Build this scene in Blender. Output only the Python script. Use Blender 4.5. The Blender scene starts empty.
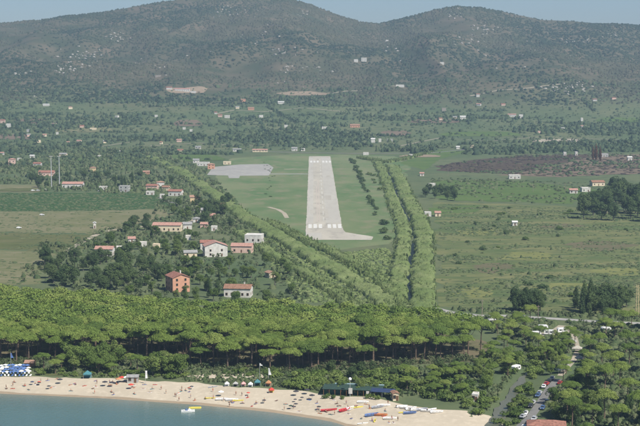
import bpy, math, random
import numpy as np
from mathutils import Vector
from mathutils.geometry import delaunay_2d_cdt

R = math.radians
rnd = random.Random(7)
nr = np.random.default_rng(7)
sc = bpy.context.scene
C = sc.collection

# ------------------------------------------------------------------ camera
F = 1435.0                     # focal length in photo pixels (640 wide)
CAMZ = 140.0
PITCH = math.atan((213.0 - 58.0) / F)
cam_d = bpy.data.cameras.new('camera')
cam_d.sensor_width = 36.0
cam_d.lens = 36.0 * F / 640.0
cam_d.clip_start = 1.0
cam_d.clip_end = 30000.0
cam = bpy.data.objects.new('camera', cam_d)
C.objects.link(cam)
cam.location = (0, 0, CAMZ)
cam.rotation_euler = (math.pi / 2 - PITCH, 0, 0)
sc.camera = cam

# ------------------------------------------------------------------ world, sun, exposure
SUN_EL, SUN_AZ = R(50), R(132)         # azimuth clockwise from +Y (the view direction)
w = bpy.data.worlds.new('World')
sc.world = w
w.use_nodes = True
wn = w.node_tree.nodes
sky = wn.new('ShaderNodeTexSky')
sky.sky_type = 'NISHITA'
sky.sun_disc = False
sky.sun_elevation = SUN_EL
sky.sun_rotation = SUN_AZ
sky.air_density = 1.0
sky.dust_density = 0.4
sky.ozone_density = 8.0
wn['Background'].inputs['Strength'].default_value = 0.058
w.node_tree.links.new(sky.outputs[0], wn['Background'].inputs[0])
sun_d = bpy.data.lights.new('sun', 'SUN')
sun_d.energy = 4.8
sun_d.angle = R(0.6)
sun_d.color = (1.0, 0.94, 0.85)
sun = bpy.data.objects.new('sun', sun_d)
C.objects.link(sun)
sdir = Vector((math.sin(SUN_AZ) * math.cos(SUN_EL), math.cos(SUN_AZ) * math.cos(SUN_EL), math.sin(SUN_EL)))
sun.rotation_euler = sdir.to_track_quat('Z', 'Y').to_euler()
sun.location = (0, 0, 900)
sc.view_settings.view_transform = 'Standard'
sc.view_settings.look = 'None'
sc.view_settings.exposure = 0.6
sc.view_settings.gamma = 1.0
sc.view_settings.use_curve_mapping = False
sc.cycles.use_denoising = True
sc.cycles.max_bounces = 6
sc.cycles.transparent_max_bounces = 8
sc.cycles.volume_bounces = 0
HAZE = 9.0e-5

# ------------------------------------------------------------------ helpers: materials
def lin(r, g, b):
    f = lambda c: (c / 12.92 if c <= .04045 else ((c + .055) / 1.055) ** 2.4)
    return (f(r / 255), f(g / 255), f(b / 255), 1)

MATS = {}
def mat(name, col, rough=0.8, var=0.0, scale=0.5, col2=None, spec=0.2, bump=0.0, metal=0.0):
    """plain procedural material: two colours mixed by noise in object space"""
    if name in MATS: return MATS[name]
    m = bpy.data.materials.new(name); m.use_nodes = True
    nt = m.node_tree; b = nt.nodes['Principled BSDF']
    b.inputs['Roughness'].default_value = rough
    b.inputs['Specular IOR Level'].default_value = spec
    b.inputs['Metallic'].default_value = metal
    c1 = col if len(col) == 4 else (*col, 1)
    c2 = col2 or tuple(c * (1 - var) for c in c1[:3])
    c2 = c2 if len(c2) == 4 else (*c2, 1)
    tc = nt.nodes.new('ShaderNodeTexCoord')
    n = nt.nodes.new('ShaderNodeTexNoise'); n.inputs['Scale'].default_value = scale
    n.inputs['Detail'].default_value = 5
    nt.links.new(tc.outputs['Object'], n.inputs['Vector'])
    r = nt.nodes.new('ShaderNodeValToRGB')
    r.color_ramp.elements[0].position = .35; r.color_ramp.elements[1].position = .65
    r.color_ramp.elements[0].color = c1; r.color_ramp.elements[1].color = c2
    nt.links.new(n.outputs[0], r.inputs[0]); nt.links.new(r.outputs[0], b.inputs['Base Color'])
    if bump:
        bp = nt.nodes.new('ShaderNodeBump'); bp.inputs['Strength'].default_value = bump
        nt.links.new(n.outputs[0], bp.inputs['Height']); nt.links.new(bp.outputs[0], b.inputs['Normal'])
    MATS[name] = m
    return m

def foliage(name, cols, attr=None, trans=0.25, rough=0.7):
    """leaf material: colour per object (or per clump through an attribute), with a little light coming through"""
    m = bpy.data.materials.new(name); m.use_nodes = True
    nt = m.node_tree; b = nt.nodes['Principled BSDF']
    b.inputs['Roughness'].default_value = rough; b.inputs['Specular IOR Level'].default_value = 0.15
    if attr:
        a = nt.nodes.new('ShaderNodeAttribute'); a.attribute_name = attr; src = a.outputs['Fac']
    else:
        a = nt.nodes.new('ShaderNodeObjectInfo'); src = a.outputs['Random']
    tc = nt.nodes.new('ShaderNodeNewGeometry')
    n = nt.nodes.new('ShaderNodeTexNoise'); n.inputs['Scale'].default_value = .45; n.inputs['Detail'].default_value = 2
    nt.links.new(tc.outputs['Position'], n.inputs['Vector'])
    mx = nt.nodes.new('ShaderNodeMath'); mx.operation = 'MULTIPLY_ADD'
    nt.links.new(n.outputs[0], mx.inputs[0]); mx.inputs[1].default_value = .7
    sb = nt.nodes.new('ShaderNodeMath'); sb.operation = 'SUBTRACT'; nt.links.new(src, sb.inputs[0]); sb.inputs[1].default_value = .35
    nt.links.new(sb.outputs[0], mx.inputs[2])
    r = nt.nodes.new('ShaderNodeValToRGB'); e = r.color_ramp.elements
    e[0].position = 0; e[1].position = 1
    e[0].color = (*cols[0], 1); e[1].color = (*cols[-1], 1)
    for k, c in enumerate(cols[1:-1]):
        x = e.new((k + 1) / (len(cols) - 1)); x.color = (*c, 1)
    nt.links.new(mx.outputs[0], r.inputs[0]); nt.links.new(r.outputs[0], b.inputs['Base Color'])
    if attr:
        n2 = nt.nodes.new('ShaderNodeTexNoise'); n2.inputs['Scale'].default_value = 1.1; n2.inputs['Detail'].default_value = 3
        nt.links.new(tc.outputs['Position'], n2.inputs['Vector'])
        bp = nt.nodes.new('ShaderNodeBump'); bp.inputs['Strength'].default_value = .9; bp.inputs['Distance'].default_value = .8
        nt.links.new(n2.outputs[0], bp.inputs['Height']); nt.links.new(bp.outputs[0], b.inputs['Normal'])
    t = nt.nodes.new('ShaderNodeBsdfTranslucent'); nt.links.new(r.outputs[0], t.inputs['Color'])
    ms = nt.nodes.new('ShaderNodeMixShader'); ms.inputs[0].default_value = trans
    nt.links.new(b.outputs[0], ms.inputs[1]); nt.links.new(t.outputs[0], ms.inputs[2])
    nt.links.new(ms.outputs[0], nt.nodes['Material Output'].inputs['Surface'])
    MATS[name] = m
    return m

def land(name, cols, s1=.01, s2=.12, stretch=1.0, rough=.95, bump=0.0):
    """ground cover: three colours mixed by a broad and a fine noise in world space"""
    m = bpy.data.materials.new(name); m.use_nodes = True
    nt = m.node_tree; b = nt.nodes['Principled BSDF']
    b.inputs['Roughness'].default_value = rough; b.inputs['Specular IOR Level'].default_value = .1
    g = nt.nodes.new('ShaderNodeNewGeometry')
    mp = nt.nodes.new('ShaderNodeMapping'); mp.inputs['Scale'].default_value = (1, stretch, 1)
    nt.links.new(g.outputs['Position'], mp.inputs['Vector'])
    def noise(s, d):
        n = nt.nodes.new('ShaderNodeTexNoise'); n.inputs['Scale'].default_value = s; n.inputs['Detail'].default_value = d
        n.inputs['Roughness'].default_value = .6
        nt.links.new(mp.outputs[0], n.inputs['Vector']); return n
    a, c = noise(s1, 6), noise(s2, 4)
    r1 = nt.nodes.new('ShaderNodeValToRGB'); e = r1.color_ramp.elements
    e[0].position = .38; e[1].position = .62; e[0].color = (*cols[0], 1); e[1].color = (*cols[1], 1)
    nt.links.new(a.outputs[0], r1.inputs[0])
    r2 = nt.nodes.new('ShaderNodeValToRGB'); e = r2.color_ramp.elements
    e[0].position = .5; e[1].position = .72; e[0].color = (0, 0, 0, 1); e[1].color = (1, 1, 1, 1)
    nt.links.new(c.outputs[0], r2.inputs[0])
    mx = nt.nodes.new('ShaderNodeMix'); mx.data_type = 'RGBA'
    nt.links.new(r2.outputs[0], mx.inputs[0]); nt.links.new(r1.outputs[0], mx.inputs[6]); mx.inputs[7].default_value = (*cols[2], 1)
    nt.links.new(mx.outputs[2], b.inputs['Base Color'])
    if bump:
        bp = nt.nodes.new('ShaderNodeBump'); bp.inputs['Strength'].default_value = bump; bp.inputs['Distance'].default_value = .5
        nt.links.new(c.outputs[0], bp.inputs['Height']); nt.links.new(bp.outputs[0], b.inputs['Normal'])
    MATS[name] = m
    return m

# ------------------------------------------------------------------ helpers: meshes and objects
class MB:
    def __init__(s): s.v = []; s.f = []
    def add(s, vs, fs):
        o = len(s.v); s.v += [tuple(v) for v in vs]; s.f += [tuple(i + o for i in f) for f in fs]; return s
    def box(s, x0, x1, y0, y1, z0, z1):
        return s.add([(x0,y0,z0),(x1,y0,z0),(x1,y1,z0),(x0,y1,z0),(x0,y0,z1),(x1,y0,z1),(x1,y1,z1),(x0,y1,z1)],
                     [(3,2,1,0),(4,5,6,7),(0,1,5,4),(1,2,6,5),(2,3,7,6),(3,0,4,7)])
    def tube(s, pts, rad, n=6, cap=True):
        pts = [Vector(p) for p in pts]; rings = []
        vs = []; fs = []
        for i, p in enumerate(pts):
            d = (pts[min(i+1, len(pts)-1)] - pts[max(i-1, 0)]).normalized()
            a = d.orthogonal().normalized() if abs(d.z) < .9 else Vector((1,0,0))
            a = (a - d * a.dot(d)).normalized(); b = d.cross(a)
            for k in range(n):
                t = 2*math.pi*k/n; vs.append(p + (a*math.cos(t) + b*math.sin(t)) * rad[i])
        for i in range(len(pts)-1):
            for k in range(n):
                fs.append((i*n+k, i*n+(k+1)%n, (i+1)*n+(k+1)%n, (i+1)*n+k))
        if cap: fs.append(tuple(range(n))[::-1]); fs.append(tuple((len(pts)-1)*n+k for k in range(n)))
        return s.add(vs, fs)
    def lathe(s, prof, n=10, c=(0,0)):
        vs = []; fs = []
        for r, z in prof:
            for k in range(n):
                t = 2*math.pi*k/n; vs.append((c[0]+r*math.cos(t), c[1]+r*math.sin(t), z))
        for i in range(len(prof)-1):
            for k in range(n): fs.append((i*n+k, i*n+(k+1)%n, (i+1)*n+(k+1)%n, (i+1)*n+k))
        fs.append(tuple(range(n))[::-1]); fs.append(tuple((len(prof)-1)*n+k for k in range(n)))
        return s.add(vs, fs)
    def prism(s, poly, y0, y1):
        """polygon in x,z pushed along y"""
        n = len(poly)
        return s.add([(x,y0,z) for x,z in poly] + [(x,y1,z) for x,z in poly],
                     [tuple(range(n)), tuple(range(n, 2*n))[::-1]] + [(k, k+n, (k+1)%n+n, (k+1)%n) for k in range(n)])
    def mesh(s, name, m=None, smooth=False):
        me = bpy.data.meshes.new(name); me.from_pydata(s.v, [], s.f); me.update()
        if m: me.materials.append(MATS[m] if isinstance(m, str) else m)
        if smooth: me.polygons.foreach_set('use_smooth', [True]*len(me.polygons))
        return me

def link(name, me, parent=None, loc=None, rz=None):
    o = bpy.data.objects.new(name, me); C.objects.link(o)
    if parent: o.parent = parent
    if loc is not None: o.location = loc
    if rz is not None: o.rotation_euler = (0, 0, rz)
    return o
def tag(o, label=None, cat=None, group=None, kind=None):
    if label: o['label'] = label
    if cat: o['category'] = cat
    if group: o['group'] = group
    if kind: o['kind'] = kind
    return o
def paint(o, m):
    """give this one object its own material while sharing its mesh"""
    o.material_slots[0].link = 'OBJECT'; o.material_slots[0].material = MATS[m] if isinstance(m, str) else m
    return o
def np_mesh(name, V, Fq, m, tint=None):
    """mesh from numpy arrays, all faces with the same number of corners"""
    k = Fq.shape[1]; nf = len(Fq)
    me = bpy.data.meshes.new(name)
    me.vertices.add(len(V)); me.vertices.foreach_set('co', V.astype(np.float32).ravel())
    me.loops.add(nf*k); me.loops.foreach_set('vertex_index', Fq.astype(np.int32).ravel())
    me.polygons.add(nf); me.polygons.foreach_set('loop_start', np.arange(0, nf*k, k, dtype=np.int32))
    me.update(calc_edges=True)
    if tint is not None:
        a = me.attributes.new('tint', 'FLOAT', 'POINT'); a.data.foreach_set('value', tint.astype(np.float32))
    me.materials.append(MATS[m] if isinstance(m, str) else m)
    return me

# ------------------------------------------------------------------ terrain heights
_tab = np.random.default_rng(3).random((256, 256))
def vnoise(x, y):
    xi = np.floor(x).astype(int); yi = np.floor(y).astype(int); fx = x - xi; fy = y - yi
    fx = fx*fx*(3-2*fx); fy = fy*fy*(3-2*fy)
    g = lambda a, b: _tab[a & 255, b & 255]
    return (g(xi,yi)*(1-fx)+g(xi+1,yi)*fx)*(1-fy) + (g(xi,yi+1)*(1-fx)+g(xi+1,yi+1)*fx)*fy
def fbm(x, y, o=4):
    s = 0; a = .5
    for k in range(o): s = s + a*(vnoise(x*2**k+17*k, y*2**k+31*k)-.5); a *= .5
    return s

YR = 4400.0
SKY_PX = [-900,-600,-300,-120,0,40,100,150,190,230,265,290,310,340,360,378,400,430,455,480,510,540,580,640,760,1000,1300,1600]
SKY_PY = [ 42,  34,  30,  28,24,20, 13,  5, -1, -4, -3,  0,  5, 16, 22, 24, 19, 11,  7,  8, 14, 20, 23, 26, 27,  34,  40,  45]
RX = (np.array(SKY_PX)-320)/F*YR
RZ = CAMZ + (58-np.array(SKY_PY))/F*YR
CO_PX = [-1200,-300,-100,0,100,200,270,330,345,420,480,560,700,1500]
CO_PY = [395,386,390,393.5,398,405,412,421,426,438,447,456,470,500]
SEA = -2.5
def ray(px, py):
    dx = (px-320)/F; dy = -(py-213)/F
    return np.array([dx, math.cos(PITCH)+dy*math.sin(PITCH), -math.sin(PITCH)+dy*math.cos(PITCH)])
def onz(px, py, z):
    d = ray(px, py); t = (z-CAMZ)/d[2]; return d*t + np.array([0, 0, CAMZ])
_co = np.array([onz(a, b, SEA)[:2] for a, b in zip(CO_PX, CO_PY)])
def coast(x): return np.interp(x, _co[:,0], _co[:,1])
RIVER = [onz(a, b, -1)[:2] for a, b in ((455,470),(478,440),(494,424),(505,405),(513,392),(522,380),(528,372))]
def dist_poly(x, y, pl):
    best = np.full(np.shape(x), 1e9)
    for (ax, ay), (bx, by) in zip(pl[:-1], pl[1:]):
        dx, dy = bx-ax, by-ay; t = np.clip(((x-ax)*dx+(y-ay)*dy)/(dx*dx+dy*dy), 0, 1)
        best = np.minimum(best, np.hypot(x-ax-t*dx, y-ay-t*dy))
    return best
def height(x, y):
    x = np.asarray(x, float); y = np.asarray(y, float)
    s = y - coast(x)
    shore = np.interp(s, [-200,-60,-10,0,12,30,45], [-14,-9,-3.6,-2.5,-1.5,-.5,0])
    foot = np.interp(y, [0,2050,2250,2450,2700,2850,3000], [0,0,2,6,20,34,50])
    t = np.clip((y-3000)/(YR-3000), 0, 1)
    ridge = np.interp(x, RX, RZ) + 7*fbm(x/60., x*0+5, 3)
    up = t**1.12
    z = np.where(y < 3000, foot, 50+(ridge-50)*up)
    back = np.clip((y-YR)/2200, 0, 1)
    z = z*(1-back**1.3) + 20*back**1.3
    m = 4*t*(1-t)
    z = z + m*(110*fbm(x/330.+2.3, y/900.+1.1, 4) + 135*(.13-np.abs(fbm(x/210.+9, y/520.+4, 3))))
    g = lambda px, Y, sx, sy, a: a*np.exp(-((x-(px-320)/F*Y)/sx)**2-((y-Y)/sy)**2)
    z = z + g(285,3560,210,260,34) + g(560,3300,240,220,24) + g(60,3300,330,260,22) + g(450,3700,150,250,18)
    far = np.clip((y-2100)/900, 0, 1)*(1-t)
    z = z + far*16*fbm(x/260., y/260., 3)
    z = z + np.minimum(shore, 0)
    z = z - 1.4*np.clip(1.3-dist_poly(x, y, RIVER)/9., 0, 1)*(s > -5)
    return z
def steps(*seg):
    out = []
    for a, b, d in seg: out += list(np.arange(a, b, d))
    return np.array(out + [seg[-1][1]], float)
GX = steps((-3600,-1500,100),(-1500,-420,22),(-420,420,5),(420,1500,22),(1500,3600,100))
GY = steps((150,480,30),(480,920,5),(920,2100,14),(2100,4700,22),(4700,7200,110))
GZ = height(*np.meshgrid(GX, GY))
def H(x, y):
    x = np.asarray(x, float); y = np.asarray(y, float)
    i = np.clip(np.searchsorted(GX, x)-1, 0, len(GX)-2); j = np.clip(np.searchsorted(GY, y)-1, 0, len(GY)-2)
    u = np.clip((x-GX[i])/(GX[i+1]-GX[i]), 0, 1); v = np.clip((y-GY[j])/(GY[j+1]-GY[j]), 0, 1)
    return (GZ[j,i]*(1-u)+GZ[j,i+1]*u)*(1-v) + (GZ[j+1,i]*(1-u)+GZ[j+1,i+1]*u)*v
_T = np.concatenate([np.arange(300,1500,4), np.arange(1500,7000,8)]).astype(float)
def G(px, py):
    """where the line of sight through a photo pixel meets the land"""
    d = ray(px, py); x = d[0]*_T; y = d[1]*_T; z = CAMZ+d[2]*_T
    k = np.nonzero(z < H(x, y))[0]
    if not len(k): return None
    a, b = _T[max(k[0]-1, 0)], _T[k[0]]
    for _ in range(18):
        c = (a+b)/2
        if CAMZ+d[2]*c < H(d[0]*c, d[1]*c): b = c
        else: a = c
    x, y = d[0]*b, d[1]*b
    return np.array([x, y, float(H(x, y))])
def GP(pts): return [tuple(G(*p)[:2]) for p in pts]
def inside(x, y, poly):
    r = np.zeros(np.shape(x), bool); n = len(poly)
    for i in range(n):
        (x1, y1), (x2, y2) = poly[i], poly[(i+1) % n]
        if y1 == y2: continue
        r ^= ((y1 > y) != (y2 > y)) & (x < (x2-x1)*(y-y1)/(y2-y1)+x1)
    return r
def sample(poly, n, mind=0.0, tries=40):
    """n random points in a land polygon, no two closer than mind"""
    P = np.array(poly); lo, hi = P.min(0), P.max(0); out = []
    cell = {}
    for _ in range(n*tries):
        if len(out) >= n: break
        x = nr.uniform(lo[0], hi[0]); y = nr.uniform(lo[1], hi[1])
        if not inside(np.array(x), np.array(y), poly): continue
        if mind:
            k = (int(x//mind), int(y//mind))
            if any((x-a)**2+(y-b)**2 < mind*mind for i in (-1,0,1) for j in (-1,0,1) for a, b in cell.get((k[0]+i, k[1]+j), ())): continue
            cell.setdefault(k, []).append((x, y))
        out.append((x, y))
    return out
def many(poly, n):
    P = np.array(poly); lo, hi = P.min(0), P.max(0); xs = []; ys = []; c = 0
    while c < n:
        x = nr.uniform(lo[0], hi[0], n*2); y = nr.uniform(lo[1], hi[1], n*2); k = inside(x, y, poly)
        xs.append(x[k]); ys.append(y[k]); c += k.sum()
    return np.concatenate(xs)[:n], np.concatenate(ys)[:n]
def along(pl, n, half):
    """n random points in a band of the given half width along a land polyline"""
    pl = np.array(pl); seg = np.diff(pl, axis=0); L = np.hypot(seg[:,0], seg[:,1]); k = nr.choice(len(seg), n, p=L/L.sum())
    t = nr.random(n); off = nr.uniform(-1, 1, n)*half
    nx = -seg[k,1]/L[k]; ny = seg[k,0]/L[k]
    return pl[k,0]+seg[k,0]*t+nx*off, pl[k,1]+seg[k,1]*t+ny*off

# ------------------------------------------------------------------ materials of the land
land('ground_mat', [(.072,.104,.048),(.110,.126,.064),(.058,.082,.040)], .006, .05)
m = MATS['ground_mat']
# the hills: dry stony soil under the scrub, blended in where the land rises
nt = m.node_tree; b = nt.nodes['Principled BSDF']; src = b.inputs['Base Color'].links[0].from_socket
a = nt.nodes.new('ShaderNodeAttribute'); a.attribute_name = 'hill'
hn = nt.nodes.new('ShaderNodeTexNoise'); hn.inputs['Scale'].default_value = .012; hn.inputs['Detail'].default_value = 8
gg = nt.nodes.new('ShaderNodeNewGeometry'); nt.links.new(gg.outputs['Position'], hn.inputs['Vector'])
hr = nt.nodes.new('ShaderNodeValToRGB'); e = hr.color_ramp.elements
e[0].position = .36; e[0].color = (.046,.058,.031,1); e[1].position = .70; e[1].color = (.118,.098,.066,1)
nt.links.new(hn.outputs[0], hr.inputs[0])
mx = nt.nodes.new('ShaderNodeMix'); mx.data_type = 'RGBA'
nt.links.new(a.outputs['Fac'], mx.inputs[0]); nt.links.new(src, mx.inputs[6]); nt.links.new(hr.outputs[0], mx.inputs[7])
nt.links.new(mx.outputs[2], b.inputs['Base Color'])

land('airfield_mat', [(.082,.136,.054),(.142,.168,.084),(.172,.168,.100)], .013, .06, .6)
land('vineyard_mat', [(.030,.070,.020),(.040,.082,.025),(.024,.054,.018)], .012, .15, 2.5)
land('dry_field_mat', [(.150,.146,.080),(.118,.128,.060),(.185,.168,.104)], .012, .06, 2.0)
land('olive_field_mat', [(.085,.100,.038),(.110,.112,.050),(.060,.074,.030)], .012, .06, 2.0)
land('meadow_mat', [(.074,.108,.040),(.150,.152,.068),(.056,.080,.036)], .014, .05, 2.6)
land('green_mat', [(.080,.125,.036),(.062,.105,.030),(.100,.125,.050)], .012, .07, 2.0)
land('burnt_mat', [(.056,.042,.033),(.074,.054,.040),(.092,.084,.046)], .012, .05, 2.5)
land('brown_mat', [(.165,.122,.090),(.135,.106,.076),(.110,.104,.066)], .012, .06, 2.5)
land('earth_mat', [(.250,.195,.140),(.215,.170,.120),(.180,.150,.105)], .02, .1)
land('sand_mat', [(.44,.385,.295),(.39,.34,.26),(.49,.43,.335)], .03, .3, 1.0, bump=.5)
land('wet_sand_mat', [(.30,.24,.165),(.27,.215,.15),(.33,.26,.18)], .03, .3, 1.0, rough=.5)
land('duff_mat', [(.130,.112,.068),(.095,.100,.050),(.165,.135,.088)], .03, .2)
land('track_mat', [(.34,.30,.23),(.30,.27,.21),(.26,.24,.18)], .03, .2)
land('asphalt_mat', [(.15,.15,.145),(.19,.185,.175),(.12,.12,.115)], .02, .2)
land('runway_mat', [(.40,.375,.315),(.34,.32,.27),(.26,.245,.21)], .04, .12, .3)
land('apron_mat', [(.29,.285,.265),(.25,.245,.23),(.33,.32,.29)], .02, .1)

# water: teal, faintly rippled
def water(name, c1, c2, rough, bump):
    m = bpy.data.materials.new(name); m.use_nodes = True; nt = m.node_tree; b = nt.nodes['Principled BSDF']
    g = nt.nodes.new('ShaderNodeNewGeometry')
    n0 = nt.nodes.new('ShaderNodeTexNoise'); n0.inputs['Scale'].default_value = .02; n0.inputs['Detail'].default_value = 3
    r = nt.nodes.new('ShaderNodeValToRGB'); e = r.color_ramp.elements
    e[0].position = .35; e[1].position = .65; e[0].color = (*c1, 1); e[1].color = (*c2, 1)
    n = nt.nodes.new('ShaderNodeTexNoise'); n.inputs['Scale'].default_value = .7; n.inputs['Detail'].default_value = 4
    bp = nt.nodes.new('ShaderNodeBump'); bp.inputs['Strength'].default_value = bump; bp.inputs['Distance'].default_value = .3
    for x in (n0, n): nt.links.new(g.outputs['Position'], x.inputs['Vector'])
    nt.links.new(n0.outputs[0], r.inputs[0]); nt.links.new(r.outputs[0], b.inputs['Base Color'])
    nt.links.new(n.outputs[0], bp.inputs['Height']); nt.links.new(bp.outputs[0], b.inputs['Normal'])
    b.inputs['Roughness'].default_value = rough; b.inputs['IOR'].default_value = 1.33
    MATS[name] = m
water('sea_mat', (.062,.118,.112), (.074,.134,.124), .14, .6)
water('river_mat', (.075,.085,.058), (.120,.120,.085), .35, .6)
water('shaded_ditch_mat', (.012,.020,.018), (.018,.028,.022), .55, .6)  # muddy ditch water, with the shade between the canes put into its dark colour
MATS['shaded_ditch_mat'].node_tree.nodes['Principled BSDF'].inputs['Specular IOR Level'].default_value = .15

foliage('pine_leaf', [(.120,.186,.042),(.178,.250,.052),(.240,.300,.076)], trans=.3)
foliage('broad_leaf', [(.070,.118,.028),(.104,.156,.038),(.142,.190,.052)], trans=.3)
foliage('dark_leaf', [(.058,.096,.036),(.076,.118,.042),(.100,.142,.050)], trans=.3)
foliage('light_leaf', [(.104,.160,.036),(.138,.196,.048),(.175,.226,.064)], trans=.3)
foliage('brown_leaf', [(.12,.06,.03),(.16,.085,.04),(.18,.10,.05)])
foliage('wood_leaf', [(.040,.068,.036),(.064,.096,.046),(.098,.130,.060)], 'tint', .2)
foliage('maquis_leaf', [(.023,.040,.021),(.041,.057,.029),(.074,.077,.045)], 'tint', .1)
foliage('cane_leaf', [(.132,.186,.062),(.168,.220,.080),(.208,.250,.104)], 'tint', .25)
foliage('scrub_leaf', [(.062,.094,.038),(.092,.124,.052),(.135,.154,.078)], 'tint', .2)
mat('bark', (.20,.145,.105), .9, .5, 1.5)
mat('grey_bark', (.16,.14,.115), .9, .4, 1.5)
mat('rock', (.33,.31,.275), .9, .35, .2)

# ------------------------------------------------------------------ the land itself
nx, ny = len(GX), len(GY)
XX, YY = np.meshgrid(GX, GY)
V = np.stack([XX.ravel(), YY.ravel(), GZ.ravel()], 1)
I = np.arange(nx*ny).reshape(ny, nx)
Fq = np.stack([I[:-1,:-1].ravel(), I[:-1,1:].ravel(), I[1:,1:].ravel(), I[1:,:-1].ravel()], 1)
gm = np_mesh('ground', V, Fq, 'ground_mat')
hill = np.clip((V[:,1]-2850+260*fbm(V[:,0]/300, V[:,1]/300))/350, 0, 1)
at = gm.attributes.new('hill', 'FLOAT', 'POINT'); at.data.foreach_set('value', hill.astype(np.float32))
gm.polygons.foreach_set('use_smooth', [True]*len(gm.polygons))
tag(link('ground', gm), 'valley floor rising to scrubby hills behind the airfield', 'ground', kind='structure')

# the sea: one sheet under which the shore dips, paler where the sand shows through the shallows
sx = np.linspace(-3600, 3600, 481); off = np.array([-1500,-900,-500,-300,-180,-100,-60,-35,-22,-14,-9,-5,-2,3.])
XX, OO = np.meshgrid(sx, off); I = np.arange(XX.size).reshape(XX.shape)
V = np.stack([XX.ravel(), np.maximum(coast(XX.ravel())+OO.ravel(), -1400), np.full(XX.size, SEA)], 1)
sm = np_mesh('sea', V, np.stack([I[:-1,:-1].ravel(), I[:-1,1:].ravel(), I[1:,1:].ravel(), I[1:,:-1].ravel()], 1), 'sea_mat')
at = sm.attributes.new('shallow', 'FLOAT', 'POINT'); at.data.foreach_set('value', (np.exp(np.minimum(OO.ravel(), 0)/9)).astype(np.float32))
nt = MATS['sea_mat'].node_tree; b = nt.nodes['Principled BSDF']; src = b.inputs['Base Color'].links[0].from_socket
a = nt.nodes.new('ShaderNodeAttribute'); a.attribute_name = 'shallow'
mx = nt.nodes.new('ShaderNodeMix'); mx.data_type = 'RGBA'; mx.inputs[7].default_value = (.19,.20,.155,1)
nt.links.new(a.outputs['Fac'], mx.inputs[0]); nt.links.new(src, mx.inputs[6]); nt.links.new(mx.outputs[2], b.inputs['Base Color'])
tag(link('sea', sm), 'calm teal sea along the sandy beach', 'sea', kind='structure')

def sheet(name, poly, m, lift=.05, step=None, rough_edge=0.0, xy=False, label=None, parent=None):
    """a polygon (photo pixels, or land coordinates) laid on the ground as a thin draped sheet"""
    P = [Vector(p) for p in (poly if xy else GP(poly))]
    B = []
    per = sum((P[i]-P[(i+1) % len(P)]).length for i in range(len(P)))
    step = step or max(3.0, per/90)
    for i in range(len(P)):
        a, b = P[i], P[(i+1) % len(P)]; n = max(1, int((b-a).length/step))
        for k in range(n):
            p = a.lerp(b, k/n)
            if rough_edge: p = p+Vector((rnd.uniform(-1,1), rnd.uniform(-1,1)))*rough_edge
            B.append(p)
    lo = Vector((min(p.x for p in B), min(p.y for p in B))); hi = Vector((max(p.x for p in B), max(p.y for p in B)))
    pts = list(B)
    for gx in np.arange(lo.x, hi.x, step):
        for gy in np.arange(lo.y, hi.y, step):
            pts.append(Vector((gx+rnd.uniform(-.2,.2)*step, gy+rnd.uniform(-.2,.2)*step)))
    n = len(B)
    v, _, f, *_r = delaunay_2d_cdt(pts, [], [list(range(n))], 1, 1e-4)
    x = np.array([p.x for p in v]); y = np.array([p.y for p in v])
    Vv = np.stack([x, y, H(x, y)+lift], 1)
    me = bpy.data.meshes.new(name); me.from_pydata(Vv.tolist(), [], [tuple(q) for q in f]); me.update()
    me.materials.append(MATS[m])
    me.polygons.foreach_set('use_smooth', [True]*len(me.polygons))
    if sum(p.normal.z for p in me.polygons) < 0: me.flip_normals()
    o = link(name, me, parent)
    if parent is None: tag(o, label, None, None, 'structure')
    return o
def ribbon(name, pl, width, m, lift=.06, label=None, xy=False, rough=0.0):
    P = np.array(pl if xy else GP(pl)); out = []
    d = np.gradient(P, axis=0); nrm = np.stack([-d[:,1], d[:,0]], 1)/np.hypot(d[:,0], d[:,1])[:,None]
    W = np.broadcast_to(np.asarray(width, float), len(P))[:,None]/2
    return sheet(name, [tuple(p) for p in P+nrm*W]+[tuple(p) for p in (P-nrm*W)[::-1]], m, lift, xy=True, label=label, rough_edge=rough)

# fields and clearings
sheet('airfield_grass', [(215,183),(232,158),(300,154),(392,156),(412,163),(398,190),(396,215),(390,244),(330,252),(290,242),(258,225),(225,197)], 'airfield_mat', .05, rough_edge=5, label='mown grass either side of the runway')
sheet('vineyard', [(-60,193),(60,193),(150,193),(182,207),(120,210),(-60,212)], 'vineyard_mat', .06, rough_edge=5, label='deep green planted strip left of the houses')
sheet('field', [(-60,212.5),(118,210.5),(160,209),(172,216),(125,228),(100,234),(40,233),(-60,230)], 'dry_field_mat', .06, rough_edge=5, label='dry tan field below the green planted strip')
sheet('field', [(-60,231),(40,234),(98,235),(96,246),(60,252),(-60,246)], 'olive_field_mat', .06, rough_edge=5, label='olive green field with a small white vehicle')
sheet('field', [(-60,247),(58,253),(45,262),(38,284),(-60,288)], 'dry_field_mat', .055, rough_edge=2, label='pale dry field at the left edge above the pines')
sheet('field', [(-60,184.5),(38,185),(40,192),(-60,192.3)], 'dry_field_mat', .06, rough_edge=2, label='narrow pale field beside the twin masts')
sheet('meadow', [(437,202),(560,206),(700,216),(700,312),(520,312),(445,305),(438,270),(436,235)], 'meadow_mat', .05, rough_edge=5, label='rough olive meadow right of the ditch')
sheet('field', [(432,180),(520,181),(600,190),(568,204),(440,200)], 'green_mat', .06, rough_edge=5, label='green field behind the rough meadow')
sheet('burnt_field', [(438,166),(470,160),(520,156),(566,155),(604,154),(560,163),(530,170),(480,172),(440,171)], 'burnt_mat', .12, rough_edge=5, label='blackened burnt ground right of the airfield')
sheet('burnt_field', [(500,175),(545,168),(580,159.5),(606,155),(660,154),(720,158),(720,173),(620,174),(560,177)], 'brown_mat', .10, rough_edge=5, label='reddish brown scorched ground at the right edge')
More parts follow.
